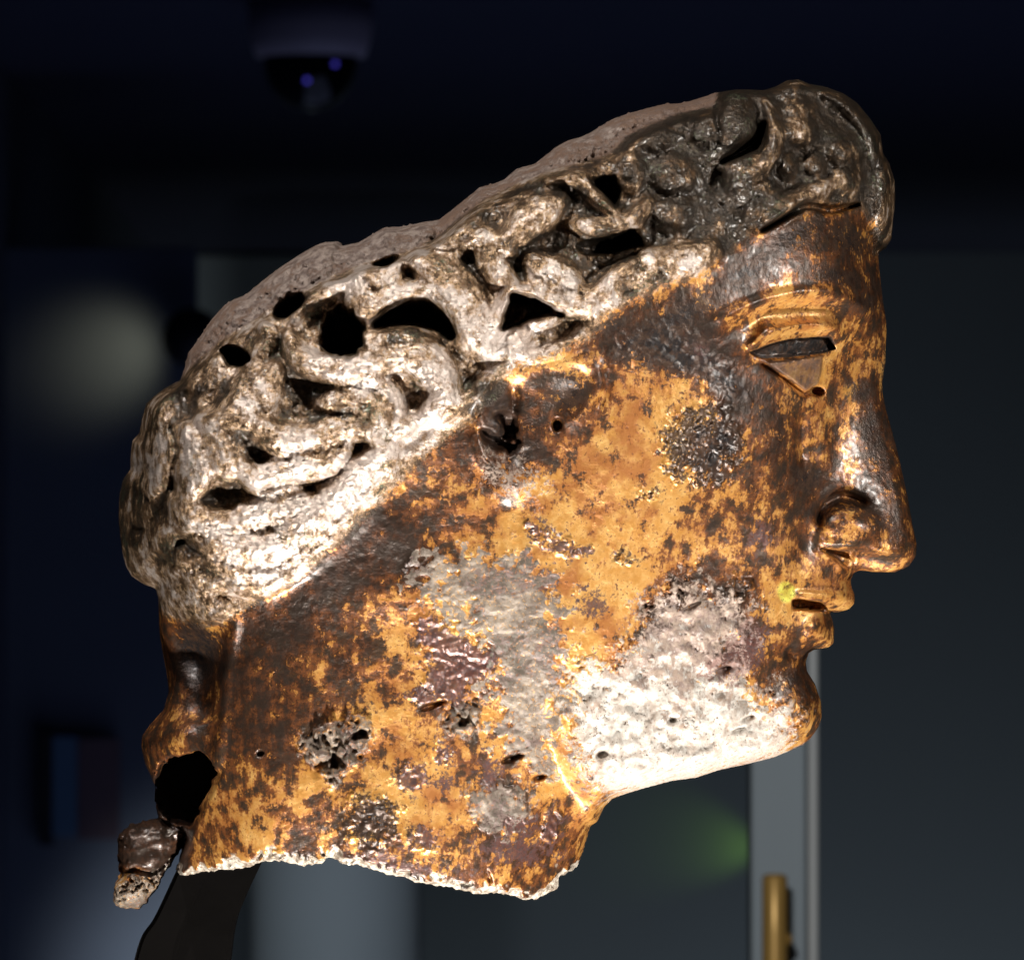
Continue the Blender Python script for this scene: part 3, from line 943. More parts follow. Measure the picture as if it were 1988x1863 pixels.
# how much of the surface the brown tarnish covers, from place to place (0 clean, 1 covered); lowered also at the forehead and nose bridge highlights
PAT = [(1600, 450, .6), (1680, 480, .58), (1500, 480, .8), (1400, 560, .85), (1300, 600, .8), (1200, 650, .85), (1100, 720, .5), (1550, 550, .42), (1650, 560, .78),
       (1690, 620, .8), (1560, 612, .12), (1450, 610, .5), (1500, 650, .35), (1640, 640, .4), (1690, 690, .3), (1650, 740, .5), (1690, 800, .75), (1620, 790, .4),
       (1560, 770, .25), (1480, 740, .6), (1400, 730, .92), (1300, 690, .97), (1230, 740, .2), (1310, 765, .2), (1150, 770, .55), (1085, 760, .85), (1110, 810, .6), (960, 820, .85), (1000, 880, .8), (1500, 830, .65), (1550, 880, .7), (1600, 860, .35),
       (1660, 870, .55), (1720, 870, .75), (1700, 940, .62), (1640, 930, .5), (1570, 950, .7), (1480, 930, .6), (1440, 980, .5), (1540, 1030, .6), (1700, 1010, .7),
       (1650, 1040, .5), (1740, 1040, .5), (1560, 1100, .45), (1450, 1080, .4), (1600, 1130, .3), (1560, 1165, .2), (1590, 1220, .4), (1540, 1250, .6), (1560, 1330, .78),
       (1570, 1390, .35), (1500, 1290, .5), (1150, 900, .10), (1200, 850, .13), (1250, 960, .22), (1120, 980, .15), (1200, 1010, .22), (1350, 1020, .42), (1300, 1070, .36),
       (1200, 1130, .12), (1120, 1130, .1), (1150, 1220, .1), (1050, 960, .22), (1000, 960, .4), (930, 850, .6), (950, 930, .5), (880, 950, .35), (900, 1020, .35),
       (1000, 1030, .15), (820, 1000, .65), (760, 1050, .88), (830, 920, .65), (700, 1100, .88), (650, 1150, .8), (740, 1160, .5), (790, 1200, .25), (600, 1180, .85),
       (550, 1230, .88), (500, 1300, .88), (620, 1280, .58), (680, 1250, .7), (720, 1300, .4), (650, 1350, .6), (560, 1380, .78), (500, 1430, .78), (600, 1450, .5),
       (740, 1380, .15), (780, 1340, .4), (820, 1400, .45), (740, 1450, .3), (450, 1350, .65), (450, 1450, .55), (450, 1550, .35), (560, 1560, .3), (520, 1520, .4),
       (600, 1600, .55), (660, 1560, .4), (400, 1640, .4), (500, 1640, .3), (620, 1640, .55), (800, 1550, .1), (830, 1580, .1), (760, 1640, .6), (900, 1640, .5),
       (870, 1500, .3), (950, 1480, .5), (1000, 1620, .6), (1080, 1600, .4), (1100, 1540, .3), (1060, 1680, .5), (930, 1680, .5), (380, 1250, .85), (340, 1300, .7),
       (350, 1400, .6), (400, 1420, .6), (330, 1220, .5), (930, 1420, .4), (1300, 1190, .78), (1250, 1270, .45), (1350, 1250, .72), (1320, 1300, .5), (1400, 1330, .25), (1250, 1400, .05),
       (1400, 1430, .08), (1480, 1400, .15), (1150, 1450, .05), (1350, 1150, .7), (1420, 1220, .6), (300, 1640, 1.1), (250, 1630, 1.0), (340, 1610, 1.1), (260, 1720, .3),
       # hair
       (300, 850, .5), (350, 900, .3), (270, 1000, .7), (290, 1080, .6), (350, 1050, .4), (420, 900, .25), (480, 1000, .15), (560, 930, .15), (500, 870, .6), (430, 970, .65),
       (520, 760, .35), (600, 770, .68), (580, 830, .2), (700, 830, .3), (660, 790, .4), (750, 760, .1), (830, 740, .15), (850, 800, .15), (640, 700, .3), (560, 680, .4),
       (470, 760, .5), (430, 700, .6), (620, 620, .65), (740, 640, .55), (780, 560, .35), (860, 590, .3), (830, 650, .6), (930, 640, .25), (900, 540, .45), (980, 660, .15),
       (1040, 690, .1), (1000, 560, .4), (950, 480, .5), (1040, 430, .45), (920, 430, .5), (1060, 510, .65), (1100, 580, .15), (1060, 560, .4), (1150, 520, .7),
       (1180, 480, .9), (1150, 450, .15), (1220, 440, .3), (1200, 370, .65), (1130, 390, .65), (1260, 360, .6), (1310, 350, .5), (1300, 420, .75), (1330, 520, .08),
       (1250, 550, .2), (1180, 600, .3), (1390, 470, .5), (1400, 400, .85), (1430, 260, .75), (1350, 290, .85), (1290, 280, .85), (1480, 300, .55), (1430, 350, .5),
       (1540, 270, .45), (1550, 220, .65), (1510, 340, .55), (1560, 390, .35), (1620, 240, .88), (1630, 300, .55), (1640, 350, .45), (1680, 280, .65), (1715, 350, .55),
       (1500, 420, .45), (1450, 440, .55), (1560, 180, .6), (420, 1110, .5), (480, 1080, .12), (560, 1060, .12), (620, 1010, .12), (400, 1170, .3), (430, 1130, .45),
       (700, 930, .1), (800, 860, .1), (380, 1110, .75), (330, 1130, .3), (560, 1120, .35),
       (500, 610, .35), (420, 660, .5), (650, 510, .15), (760, 470, .25), (900, 400, .4), (1050, 330, .35), (1150, 280, .3), (1300, 215, .55), (380, 700, .6)]
num_, den_ = np.zeros((NX, NZ), np.float32), np.full((NX, NZ), 1e-9, np.float32)
for x_, z_, v_ in PAT:
    q_ = (GX - x_) ** 2 + (GZ - z_) ** 2
    w__ = np.exp(-q_ / (2 * 34.0 ** 2)) + 1e3 / (q_ + 900.0) ** 2
    num_ += w__ * v_
    den_ += w__
patina_shade = 0.40 + (num_ / den_ - 0.5) * 4.5                       # in deviations of the noise that breaks it up
patina_shade = patina_shade + 0.12 + hm * (0.15 + 0.85 * sstep(1000, 1350, GX) * sstep(600, 480, GZ) - 0.4 * sstep(760, 950, GZ) + 1.5 * np.clip(hollow, -0.4, 1.0))  # forelocks darker: dark patina, and dimmer light put into the colour
inner = np.zeros(len(W), np.float32)
sN, sF = sample(HN), sample(HF)
dep = np.maximum(np.minimum(sN - gyv, sF + gyv), 0)
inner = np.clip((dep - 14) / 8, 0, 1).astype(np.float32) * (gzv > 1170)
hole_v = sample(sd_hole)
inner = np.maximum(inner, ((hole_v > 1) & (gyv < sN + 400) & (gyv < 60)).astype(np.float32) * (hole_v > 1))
edge_cut = sample(np.clip(1 - np.maximum(d_cut, 0) / np.clip(20 + 9 * fbm(1.6, 120, 12, 95), 7, 40), 0, 1)) * (gzv > 1600)
edge_fin = sample(np.clip(1 - fin_line / 14.0, 0, 1)) * (gzv > 1470) * (gxv < 470)
edge = np.maximum(edge_cut, 0.0 * edge_fin)

m_hair = m_hair + 30 * np.exp(-(poly_sd([(330, 1170), (480, 1165), (590, 1100), (680, 1020), (770, 925), (880, 832), (960, 760)], False) / 32) ** 2)
m_jaw = np.maximum(m_jaw, blob_mask([(992, 932, 38, 24, 25)]))
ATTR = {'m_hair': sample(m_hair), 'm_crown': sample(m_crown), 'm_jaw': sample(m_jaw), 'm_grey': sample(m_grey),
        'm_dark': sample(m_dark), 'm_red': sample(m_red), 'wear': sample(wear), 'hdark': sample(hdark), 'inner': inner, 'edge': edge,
        'hollow': sample(hollow), 'eye_dark': sample(sd_eye), 'flake': sample(sd_flake), 'patina_shade': sample(patina_shade)}

# vertex normals of the whole casting, kept over the part boundaries
P0, P1, P2, P3 = (W[quads[:, k]] for k in range(4))
fn = np.cross(P2 - P0, P3 - P1)
VN = np.zeros_like(W)
for k in range(4):
    for j in range(3):
        VN[:, j] += np.bincount(quads[:, k], fn[:, j], len(W))
VN /= np.maximum(np.linalg.norm(VN, axis=1, keepdims=True), 1e-12)

# ------------------------------------------------------------------ bronze material
def bronze_material():
    m = bpy.data.materials.new('weathered_gilt_bronze')
    nt, p = nodes(m)
    L = nt.links.new
    N = nt.nodes.new
    tc = N('ShaderNodeTexCoord')

    def attr(n):
        a = N('ShaderNodeAttribute')
        a.attribute_name = n
        return a.outputs['Fac']

    def noise(scale, detail=4, rough=0.55, vec=None, dist=0.0):
        n = N('ShaderNodeTexNoise')
        n.inputs['Scale'].default_value = scale
        n.inputs['Detail'].default_value = detail
        n.inputs['Roughness'].default_value = rough
        n.inputs['Distortion'].default_value = dist
        L(vec or tc.outputs['Object'], n.inputs['Vector'])
        return n.outputs['Fac']

    def math_(op, a, b=None, c=None, clamp=False):
        n = N('ShaderNodeMath')
        n.operation = op
        n.use_clamp = clamp
        for i, v in enumerate((a, b, c)):
            if v is None: continue
            if isinstance(v, (int, float)): n.inputs[i].default_value = v
            else: L(v, n.inputs[i])
        return n.outputs[0]

    def ramp(x, a, b, lo=0.0, hi=1.0):
        n = N('ShaderNodeMapRange')
        n.interpolation_type = 'SMOOTHSTEP'
        n.inputs['From Min'].default_value = a
        n.inputs['From Max'].default_value = b
        n.inputs['To Min'].default_value = lo
        n.inputs['To Max'].default_value = hi
        L(x, n.inputs['Value'])
        return n.outputs['Result']

    def mix(f, a, b):
        n = N('ShaderNodeMix')
        n.data_type = 'RGBA'
        for i, v in ((0, f), (6, a), (7, b)):
            if isinstance(v, (int, float)): n.inputs[i].default_value = v
            elif isinstance(v, tuple): n.inputs[i].default_value = v + (1,)
            else: L(v, n.inputs[i])
        return n.outputs[2]

    nA = noise(90, 6, 0.6)          # 1 cm blotches
    nB = noise(330, 6, 0.65)        # 3 mm
    nC = noise(1100, 3, 0.6)        # 1 mm specks
    nD = noise(2600, 2, 0.5)
    v = N('ShaderNodeTexVoronoi')
    v.inputs['Scale'].default_value = 420
    L(tc.outputs['Object'], v.inputs['Vector'])
    mp = N('ShaderNodeMapping')
    mp.inputs['Scale'].default_value = (1, 1, 0.14)
    mp.inputs['Rotation'].default_value = (0, 0.18, 0)
    L(tc.outputs['Object'], mp.inputs['Vector'])
    nS = noise(900, 3, 0.6, mp.outputs['Vector'])    # vertical brush streaks
    nM = math_('ADD', math_('MULTIPLY', nB, 0.62), math_('MULTIPLY', nC, 0.38))

    # gold leaf with worn brown ground showing through
    gold = mix(ramp(nB, .35, .65), (0.55, 0.26, 0.060), (0.67, 0.385, 0.125))
    gold = mix(ramp(nA, .45, .65), gold, (0.40, 0.155, 0.045))
    nE = noise(190, 6, 0.62)
    nP = math_('ADD', math_('ADD', math_('MULTIPLY', nA, 0.55), math_('MULTIPLY', nE, 0.75)), math_('ADD', math_('MULTIPLY', nB, 0.45), math_('MULTIPLY', nC, 0.28)))
    nP = math_('ADD', nP, math_('MULTIPLY', math_('SUBTRACT', nS, 0.5), 0.25))
    tar = math_('ADD', math_('MULTIPLY', math_('SUBTRACT', nP, 1.015), 9.8), attr('patina_shade'))
    halo = ramp(tar, -1.0, 0.25)
    worn_m = ramp(tar, -0.30, 0.65)
    deep = ramp(tar, 0.9, 2.2)
    speck = ramp(math_('ADD', math_('ADD', nC, math_('MULTIPLY', math_('SUBTRACT', nB, 0.5), 0.5)), math_('MULTIPLY', attr('patina_shade'), 0.012)), 0.60, 0.66)
    worn_m = math_('MAXIMUM', worn_m, math_('MULTIPLY', speck, 0.8))
    ground_c = mix(ramp(nM, .44, .56), (0.045, 0.020, 0.011), (0.175, 0.060, 0.020))
    ground_c = mix(ramp(nE, .50, .62), ground_c, (0.065, 0.036, 0.020))
    ground_c = mix(math_('MULTIPLY', deep, 0.8), ground_c, (0.028, 0.019, 0.015))
    col = mix(math_('MULTIPLY', halo, 0.75), gold, (0.36, 0.125, 0.028))
    col = mix(worn_m, col, ground_c)

    def region(name, amp, soft, off=0.0, n=nM):
        x = math_('ADD', attr(name), math_('MULTIPLY', math_('SUBTRACT', n, 0.5), amp))
        return ramp(x, off - soft, off + soft)

    red = region('m_red', 170, 9, 2)
    col = mix(math_('MULTIPLY', red, 0.92), col, mix(ramp(nC, .4, .65), (0.13, 0.055, 0.045), (0.085, 0.055, 0.055)))
    dark = region('m_dark', 190, 14, 6)
    dark = math_('MULTIPLY', dark, ramp(nC, .33, .42, 0.45, 1.0))
    col = mix(math_('MULTIPLY', dark, 0.94), col, mix(ramp(nM, .44, .58), (0.020, 0.018, 0.019), (0.060, 0.034, 0.022)))
    grey = region('m_grey', 130, 11, 2)
    grey = math_('MULTIPLY', grey, ramp(nC, .36, .46, 0.55, 1.0))
    col = mix(grey, col, mix(ramp(nA, .46, .58), mix(ramp(nE, .40, .62), (0.29, 0.235, 0.185), (0.15, 0.115, 0.09)), mix(ramp(nM, .44, .56), (0.17, 0.115, 0.10), (0.10, 0.08, 0.06))))
    jaw = region('m_jaw', 340, 24, 8)
    jaw_c = mix(ramp(nB, .4, .62), (0.58, 0.54, 0.49), (0.42, 0.35, 0.295))
    jaw_c = mix(ramp(nC, .60, .68), jaw_c, (0.12, 0.08, 0.06))
    jaw_c = mix(math_('MULTIPLY', ramp(tar, -0.5, 0.7), 0.8), jaw_c, mix(ramp(nM, .44, .56), (0.16, 0.085, 0.065), (0.32, 0.23, 0.175)))
    col = mix(jaw, col, jaw_c)
    red2 = region('m_red', 160, 7, 4)
    col = mix(math_('MULTIPLY', math_('MULTIPLY', red2, jaw), 0.75), col, (0.20, 0.105, 0.09))
    # hair: brown grey bronze, gilding left in the hollows, greenish specks
    hair = region('m_hair', 120, 9, -2)
    hair_c = mix(ramp(nE, .36, .64), (0.62, 0.53, 0.475), (0.48, 0.385, 0.33))
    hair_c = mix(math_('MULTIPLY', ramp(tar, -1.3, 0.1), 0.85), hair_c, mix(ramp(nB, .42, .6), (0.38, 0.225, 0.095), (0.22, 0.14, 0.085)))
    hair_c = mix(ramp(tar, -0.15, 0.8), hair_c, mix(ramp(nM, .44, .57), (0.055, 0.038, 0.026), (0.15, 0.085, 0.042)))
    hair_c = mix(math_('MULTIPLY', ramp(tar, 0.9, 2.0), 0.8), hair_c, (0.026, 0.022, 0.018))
    hair_c = mix(math_('MULTIPLY', ramp(math_('MULTIPLY', nA, nC), .33, .40), 0.6), hair_c, (0.10, 0.12, 0.075))
    col = mix(hair, col, hair_c)
    crown = region('m_crown', 24, 4)
    crown_c = mix(ramp(nB, .38, .62), (0.24, 0.19, 0.165), (0.10, 0.07, 0.06))
    crown_c = mix(math_('MULTIPLY', ramp(tar, -0.6, 0.9), 0.75), crown_c, mix(ramp(nM, .44, .56), (0.09, 0.052, 0.038), (0.15, 0.09, 0.06)))
    col = mix(crown, col, crown_c)
    # broken edges and the inside of the casting
    col = mix(math_('MULTIPLY', ramp(attr('flake'), -2, 1), 0.7), col, mix(ramp(nM, .44, .56), (0.10, 0.065, 0.05), (0.17, 0.11, 0.08)))
    edge_f = ramp(math_('ADD', attr('edge'), math_('MULTIPLY', math_('SUBTRACT', nB, .5), .5)), .16, .30)
    col = mix(edge_f, col, mix(ramp(nM, .42, .58), (0.56, 0.50, 0.42), (0.20, 0.15, 0.11)))
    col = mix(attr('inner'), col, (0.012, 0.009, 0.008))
    col = mix(math_('MULTIPLY', ramp(attr('eye_dark'), -3, 1), math_('SUBTRACT', 1, hair)), col, mix(ramp(nM, .44, .58), (0.03, 0.027, 0.027), (0.085, 0.05, 0.035)))
    L(col, p.inputs['Base Color'])

    met = math_('SUBTRACT', 0.38, math_('MULTIPLY', math_('MAXIMUM', math_('MAXIMUM', grey, jaw), math_('MAXIMUM', edge_f, crown)), 0.30))
    met = math_('ADD', met, math_('MULTIPLY', math_('SUBTRACT', hair, crown, clamp=True), 0.22))
    met = math_('MULTIPLY', met, math_('SUBTRACT', 1, attr('inner')))
    L(met, p.inputs['Metallic'])
    rgh = math_('ADD', 0.24, math_('MULTIPLY', nB, 0.22))
    rgh = math_('ADD', rgh, math_('MULTIPLY', math_('MAXIMUM', grey, math_('MAXIMUM', jaw, crown)), 0.14))
    rgh = math_('ADD', rgh, math_('MULTIPLY', attr('inner'), 0.5))
    L(rgh, p.inputs['Roughness'])
    # conservation wax: a thin clear film
    L(math_('MULTIPLY', math_('SUBTRACT', 1, math_('MAXIMUM', math_('MAXIMUM', attr('inner'), crown), math_('MAXIMUM', math_('MAXIMUM', grey, math_('MULTIPLY', dark, 0.6)), math_('MULTIPLY', jaw, 0.7)))), 0.38), p.inputs['Coat Weight'])
    L(math_('ADD', 0.14, math_('MULTIPLY', nB, 0.22)), p.inputs['Coat Roughness'])
    # relief: worn ground lies lower than the leaf, grain everywhere
    hgt = math_('MULTIPLY', worn_m, -0.35)
    hgt = math_('ADD', hgt, math_('MULTIPLY', nC, 0.9))
    hgt = math_('ADD', hgt, math_('MULTIPLY', nD, 0.55))
    rough_zone = math_('MAXIMUM', math_('MAXIMUM', math_('MULTIPLY', hair, 0.7), jaw), math_('MAXIMUM', crown, grey))
    amp = math_('ADD', 0.35, math_('MULTIPLY', math_('SUBTRACT', rough_zone, math_('MULTIPLY', math_('MAXIMUM', jaw, grey), 0.75)), 0.75))
    hgt = math_('MULTIPLY', hgt, amp)
    hgt = math_('ADD', hgt, math_('MULTIPLY', math_('MULTIPLY', nB, rough_zone), 0.5))
    b = N('ShaderNodeBump')
    b.inputs['Strength'].default_value = 0.9
    b.inputs['Distance'].default_value = 0.00055
    L(hgt, b.inputs['Height'])
    L(b.outputs['Normal'], p.inputs['Normal'])
    return m


M_bronze = bronze_material()

head = empty('bronze_head', HEAD_C + RIGHT * ((BASE[0] - 994) * PX) + UP * ((931 - BASE[1]) * PX), (PITCH, 0, 0))
tag(head, 'weathered gilt bronze head of a statue in profile, facing right, with curled hair', 'sculpture')

# parts: every quad goes to one part by where it lies in the drawing plane
qc = quads
cx_ = gxv[qc].mean(1)
cz_ = gzv[qc].mean(1)
cy_ = gyv[qc].mean(1)


def at_quads(a):
    i = np.clip(np.round((cx_ - X0) / STEP).astype(int), 0, NX - 1)
    j = np.clip(np.round((cz_ - Z0) / STEP).astype(int), 0, NZ - 1)
    return a[i, j]


lab = np.zeros(len(qc), np.int8)                           # 0 face
neck_line = poly_sd([(560, 1110), (700, 1060), (850, 1080), (960, 1130), (1060, 1230), (1085, 1330), (1085, 1420), (1115, 1495), (1165, 1548),
                     (1300, 1580), (1300, 1900), (100, 1900), (100, 1150), (308, 1155), (440, 1195)])
lab[at_quads(neck_line) > 0] = 1                           # neck
lab[at_quads(np.where(nape_on, 1.0, -1.0)) > 0] = 9
lab[at_quads(sd_hair) > 0] = 2                             # hair
lab[(at_quads(sd_crown) > 0) & (cx_ < 1395)] = 3           # broken crown
nose = poly_sd([(1668, 740), (1745, 740), (1820, 1060), (1790, 1130), (1652, 1118), (1628, 1094), (1585, 1066), (1580, 1010), (1600, 960), (1640, 850)])
eye = poly_sd([(1436, 690), (1470, 640), (1540, 626), (1615, 632), (1632, 670), (1600, 700), (1592, 750), (1556, 764), (1500, 725), (1450, 706)])
ulip = poly_sd([(1528, 1150), (1600, 1138), (1690, 1140), (1690, 1186), (1612, 1188), (1585, 1172), (1532, 1168)])
llip = poly_sd([(1532, 1178), (1590, 1184), (1612, 1190), (1660, 1192), (1660, 1258), (1580, 1262), (1550, 1240)])
f0 = lab == 0
lab[f0 & (at_quads(nose) > 0)] = 4
lab[f0 & (at_quads(ulip) > 0)] = 5
lab[f0 & (at_quads(llip) > 0)] = 6
lab[f0 & (at_quads(eye) > 0) & (cy_ > 0)] = 7
lab[f0 & (at_quads(eye) > 0) & (cy_ <= 0)] = 8
PARTS = {0: ('face', None, None), 1: ('neck', None, 'neck with a broken lower edge and grey crusted patches'),
         2: ('hair', None, 'thick wavy locks with drilled dark holes'), 3: ('crown_edge', None, 'rough broken top edge of the hair'),
         4: ('nose', 'face', None), 5: ('upper_lip', 'face', None), 6: ('lower_lip', 'face', None),
         7: ('eye', 'face', None), 8: ('eye', 'face', None),
         9: ('nape_lock', None, 'dark broken end of a hair lock below the nape')}
made = {}
for k, (nm, par, lb) in PARTS.items():
    q = qc[lab == k]
    used, inv = np.unique(q, return_inverse=True)
    q = inv.reshape(-1, 4)
    me = bpy.data.meshes.new(nm)
    me.vertices.add(len(used))
    me.vertices.foreach_set('co', W[used].ravel())
    me.loops.add(len(q) * 4)
    me.loops.foreach_set('vertex_index', q.ravel().astype(np.int32))
    me.polygons.add(len(q))
    me.polygons.foreach_set('loop_start', np.arange(0, len(q) * 4, 4, dtype=np.int32))
    me.polygons.foreach_set('use_smooth', np.ones(len(q), bool))
    for an, av in ATTR.items():
        at_ = me.attributes.new(an, 'FLOAT', 'POINT')
        at_.data.foreach_set('value', av[used])
    me.update(calc_edges=True)
    me.validate()
    me.normals_split_custom_set_from_vertices([tuple(n) for n in VN[used].tolist()])
    me.materials.append(M_bronze)
    o = bpy.data.objects.new(nm, me)
    COL.objects.link(o)
    o.parent = made[par] if par else head
    if lb: o['label'] = lb
    made[nm] = o

# ------------------------------------------------------------------ stand that carries the head
M_black = simple_mat('black_painted_steel', (0.0022, 0.0018, 0.0017), 0.5, 0.0, 0.3, 40, 0.05, 200, 0.06)
stand = empty('display_stand', HEAD_C + RIGHT * ((350 - 994) * PX) + UP * ((931 - 6200) * PX), (PITCH, 0, 0))
tag(stand, 'black curved steel mount rising into the hollow neck of the bronze head', 'stand')


def plate(name, left, right, y0, y1, mat, parent, bev=0.0012, ox=350, oz=6200):
    """a solid strip between two edge curves, from depth y0 to y1 (drawing units, positive towards the camera)"""
    l, r = catmull(left[:-1], 6) + [left[-1]], catmull(right[:-1], 6) + [right[-1]]
    n = min(len(l), len(r))
    bm = bmesh.new()
    rows = []
    for k in range(n):
        a, b = l[k * (len(l) - 1) // (n - 1)], r[k * (len(r) - 1) // (n - 1)]
        rows.append([bm.verts.new(((x - ox) * PX, -y * PX, (oz - z) * PX)) for (x, z), y in ((a, y0), (b, y0), (b, y1), (a, y1))])
    for k in range(n - 1):
        for j in range(4):
            bm.faces.new([rows[k][j], rows[k][(j + 1) % 4], rows[k + 1][(j + 1) % 4], rows[k + 1][j]])
    bm.faces.new(rows[0])
    bm.faces.new(rows[-1][::-1])
    bmesh.ops.recalc_face_normals(bm, faces=bm.faces)
    es = [e_ for e_ in bm.edges if e_.calc_face_angle(0) > 0.7]
    bmesh.ops.bevel(bm, geom=es, offset=bev, segments=2, affect='EDGES')
    return mesh_obj(name, bm, mat, parent, False)


plate('arm', [(470, 1440), (420, 1560), (352, 1690), (318, 1770), (296, 1815), (278, 1880), (273, 1950), (270, 2030), (270, 2120), (270, 2200), (270, 6160)],
      [(600, 1440), (560, 1560), (508, 1672), (472, 1750), (456, 1800), (446, 1880), (443, 1950), (441, 2030), (440, 2120), (440, 2200), (440, 6160)], -70, 30, M_black, stand)
plate('flange', [(446, 1470), (398, 1570), (338, 1700), (302, 1776), (276, 1816), (259, 1880), (253, 1950), (250, 2030), (250, 2120), (250, 2200), (250, 6160)],
      [(500, 1470), (455, 1580), (405, 1690), (368, 1780), (352, 1820), (338, 1885), (333, 1950), (331, 2030), (330, 2120), (330, 2200), (330, 6160)], 34, 60, M_black, stand)
bm = bmesh.new()
box(bm, -0.10, 0.14, -0.09, 0.09, -0.012, 0.0061, 0.002)
mesh_obj('base_plate', bm, M_black, stand, False)

M_plinth = simple_mat('dark_plinth_cloth', (0.03, 0.03, 0.033), 0.9, 0, 0.2, 60)
bz = stand.location.z - 0.012
pl = empty('plinth', (0, stand.location.y, 0))
tag(pl, 'dark square plinth standing under the black steel mount', 'plinth')
bm = bmesh.new()
box(bm, -0.30, 0.34, -0.28, 0.28, 0, bz - 0.03, 0.004)
mesh_obj('body', bm, M_plinth, pl, False)
bm = bmesh.new()
box(bm, -0.31, 0.35, -0.29, 0.29, bz - 0.03, bz - 0.002, 0.004)
mesh_obj('top', bm, M_plinth, pl, False)

# ------------------------------------------------------------------ things in the room behind
M_cream = simple_mat('camera_housing', (0.50, 0.44, 0.50), 0.5, 0, 0.06, 20)
M_dome = simple_mat('smoked_dome', (0.006, 0.006, 0.008), 0.06, 0, 0.1, 20)
M_blue = bpy.data.materials.new('blue_indicator')
nt, p = nodes(M_blue)
p.inputs['Base Color'].default_value = (0.02, 0.02, 0.2, 1)
p.inputs['Emission Color'].default_value = (0.12, 0.1, 1, 1)
p.inputs['Emission Strength'].default_value = 0.45


def lathe(name, prof, mat, parent, n=64):
    bm = bmesh.new()
    rings = []
    for r_, z_ in prof:
        if r_ < 1e-6:
            rings.append([bm.verts.new((0, 0, z_))])
        else:
            rings.append([bm.verts.new((r_ * math.cos(2 * math.pi * k / n), r_ * math.sin(2 * math.pi * k / n), z_)) for k in range(n)])
    for a, b in zip(rings, rings[1:]):
        for k in range(n):
            k2 = (k + 1) % n
            if len(a) == 1: bm.faces.new([a[0], b[k], b[k2]])
            elif len(b) == 1: bm.faces.new([a[k], a[k2], b[0]])
            else: bm.faces.new([a[k], a[k2], b[k2], b[k]])
    bmesh.ops.recalc_face_normals(bm, faces=bm.faces)
    return mesh_obj(name, bm, mat, parent)


CAM_D = 12.0
u12 = PX / DIST * CAM_D                        # metres per drawing unit at that distance
cpos = at(603, 0, CAM_D)
dome = empty('security_camera', (cpos.x, cpos.y, CEIL))
tag(dome, 'dome security camera with pale housing hanging from the dark ceiling', 'camera')
dz = at(603, 110, CAM_D).z - CEIL              # height of the housing's lower rim
rH = 122 * u12
lathe('housing', [(0, -0.0005), (rH, -0.0005), (rH, dz + 55 * u12), (rH * 0.96, dz + 30 * u12), (rH * 0.88, dz), (rH * 0.80, dz - 2 * u12), (rH * 0.74, dz + 8 * u12), (0, dz + 8 * u12)], M_cream, dome)
prof = [(rH * 0.755, dz + 2 * u12)]
for k in range(0, 15):
    a = k / 14 * math.pi / 2
    prof.append((rH * 0.75 * math.cos(a), dz - 6 * u12 - 100 * u12 * math.sin(a)))
prof[-1] = (0, prof[-1][1])
gl = lathe('dome_glass', prof, M_dome, dome)
for px_, pz_ in ((652, 130), (598, 162)):
    q_ = at(px_, pz_, CAM_D)
    ofx, ofz = q_.x - cpos.x, q_.z - CEIL
    ang = math.asin(min(1, max(0, (dz - 6 * u12 - ofz) / (100 * u12))))
    rad = rH * 0.75 * math.cos(ang)
    ofy = -math.sqrt(max(rad * rad - ofx * ofx, 0))
    bm = bmesh.new()
    bmesh.ops.create_uvsphere(bm, u_segments=16, v_segments=8, radius=5 * u12)
    o = mesh_obj('indicator_light', bm, M_blue, gl)
    o.location = (ofx, ofy, ofz)


def span(x0, x1, z0, z1, d):
    a, b = at(x0, z0, d), at(x1, z1, d)
    return a.x, b.x, b.z, a.z


def block(name, x0, x1, z0, z1, d, thick, mat, parent=None, bev=0.004, to_floor=False):
    ax, bx_, lo, hi = span(x0, x1, z0, z1, d)
    if to_floor: lo = FLOOR_Z + 0.001
    bm = bmesh.new()
    ox, oy, oz = (parent.location if parent else ((ax + bx_) / 2, d, lo))
    box(bm, ax - ox, bx_ - ox, d - oy, d + thick - oy, lo - oz, hi - oz, bev)
    o = mesh_obj(name, bm, mat, parent, False)
    if not parent: o.location = (ox, oy, oz)
    return o


# pale column below the head
M_col = simple_mat('pale_grey_paint', (0.42, 0.47, 0.50), 0.7, 0, 0.1, 3)
D1 = 15.0
ax, bx_, lo, hi = span(478, 815, 860, 1900, D1)
col_e = empty('column', ((ax + bx_) / 2, D1 + 0.2, FLOOR_Z))
tag(col_e, 'pale grey round column end seen below the neck of the head', 'column')
rad = (bx_ - ax) / 2
lathe('shaft', [(0, 0.002), (rad * 1.15, 0.002), (rad * 1.15, 0.12), (rad, 0.16), (rad, hi - 0.06), (rad * 0.98, hi - 0.02), (0, hi - 0.02)], M_col, col_e)

# door post with a brass pull
M_post = simple_mat('pale_post_paint', (0.42, 0.46, 0.48), 0.55, 0, 0.08, 4)
M_trim = simple_mat('light_trim_paint', (0.75, 0.72, 0.68), 0.5, 0, 0.05, 6)
M_brass = simple_mat('satin_brass', (0.80, 0.45, 0.12), 0.35, 0.3, 0.12, 30)
D2 = 5.5
a_ = at(1522, 1863, D2)
post = empty('door_post', (a_.x, D2, FLOOR_Z))
tag(post, 'pale grey upright post with a light trim strip behind the chin', 'post')
block('board', 1457, 1566, 1120, 1900, D2, 0.08, M_post, post, 0.003, True)
block('trim_strip', 1568, 1590, 1120, 1900, D2 - 0.006, 0.09, M_trim, post, 0.003, True)
u9 = PX / DIST * D2
b_ = at(1504, 1695, D2 - 0.06)
pull = empty('brass_pull', (b_.x, b_.y, at(1510, 2400, D2 - 0.06).z))
tag(pull, 'upright round brass pull bar mounted on the pale post', 'handle')
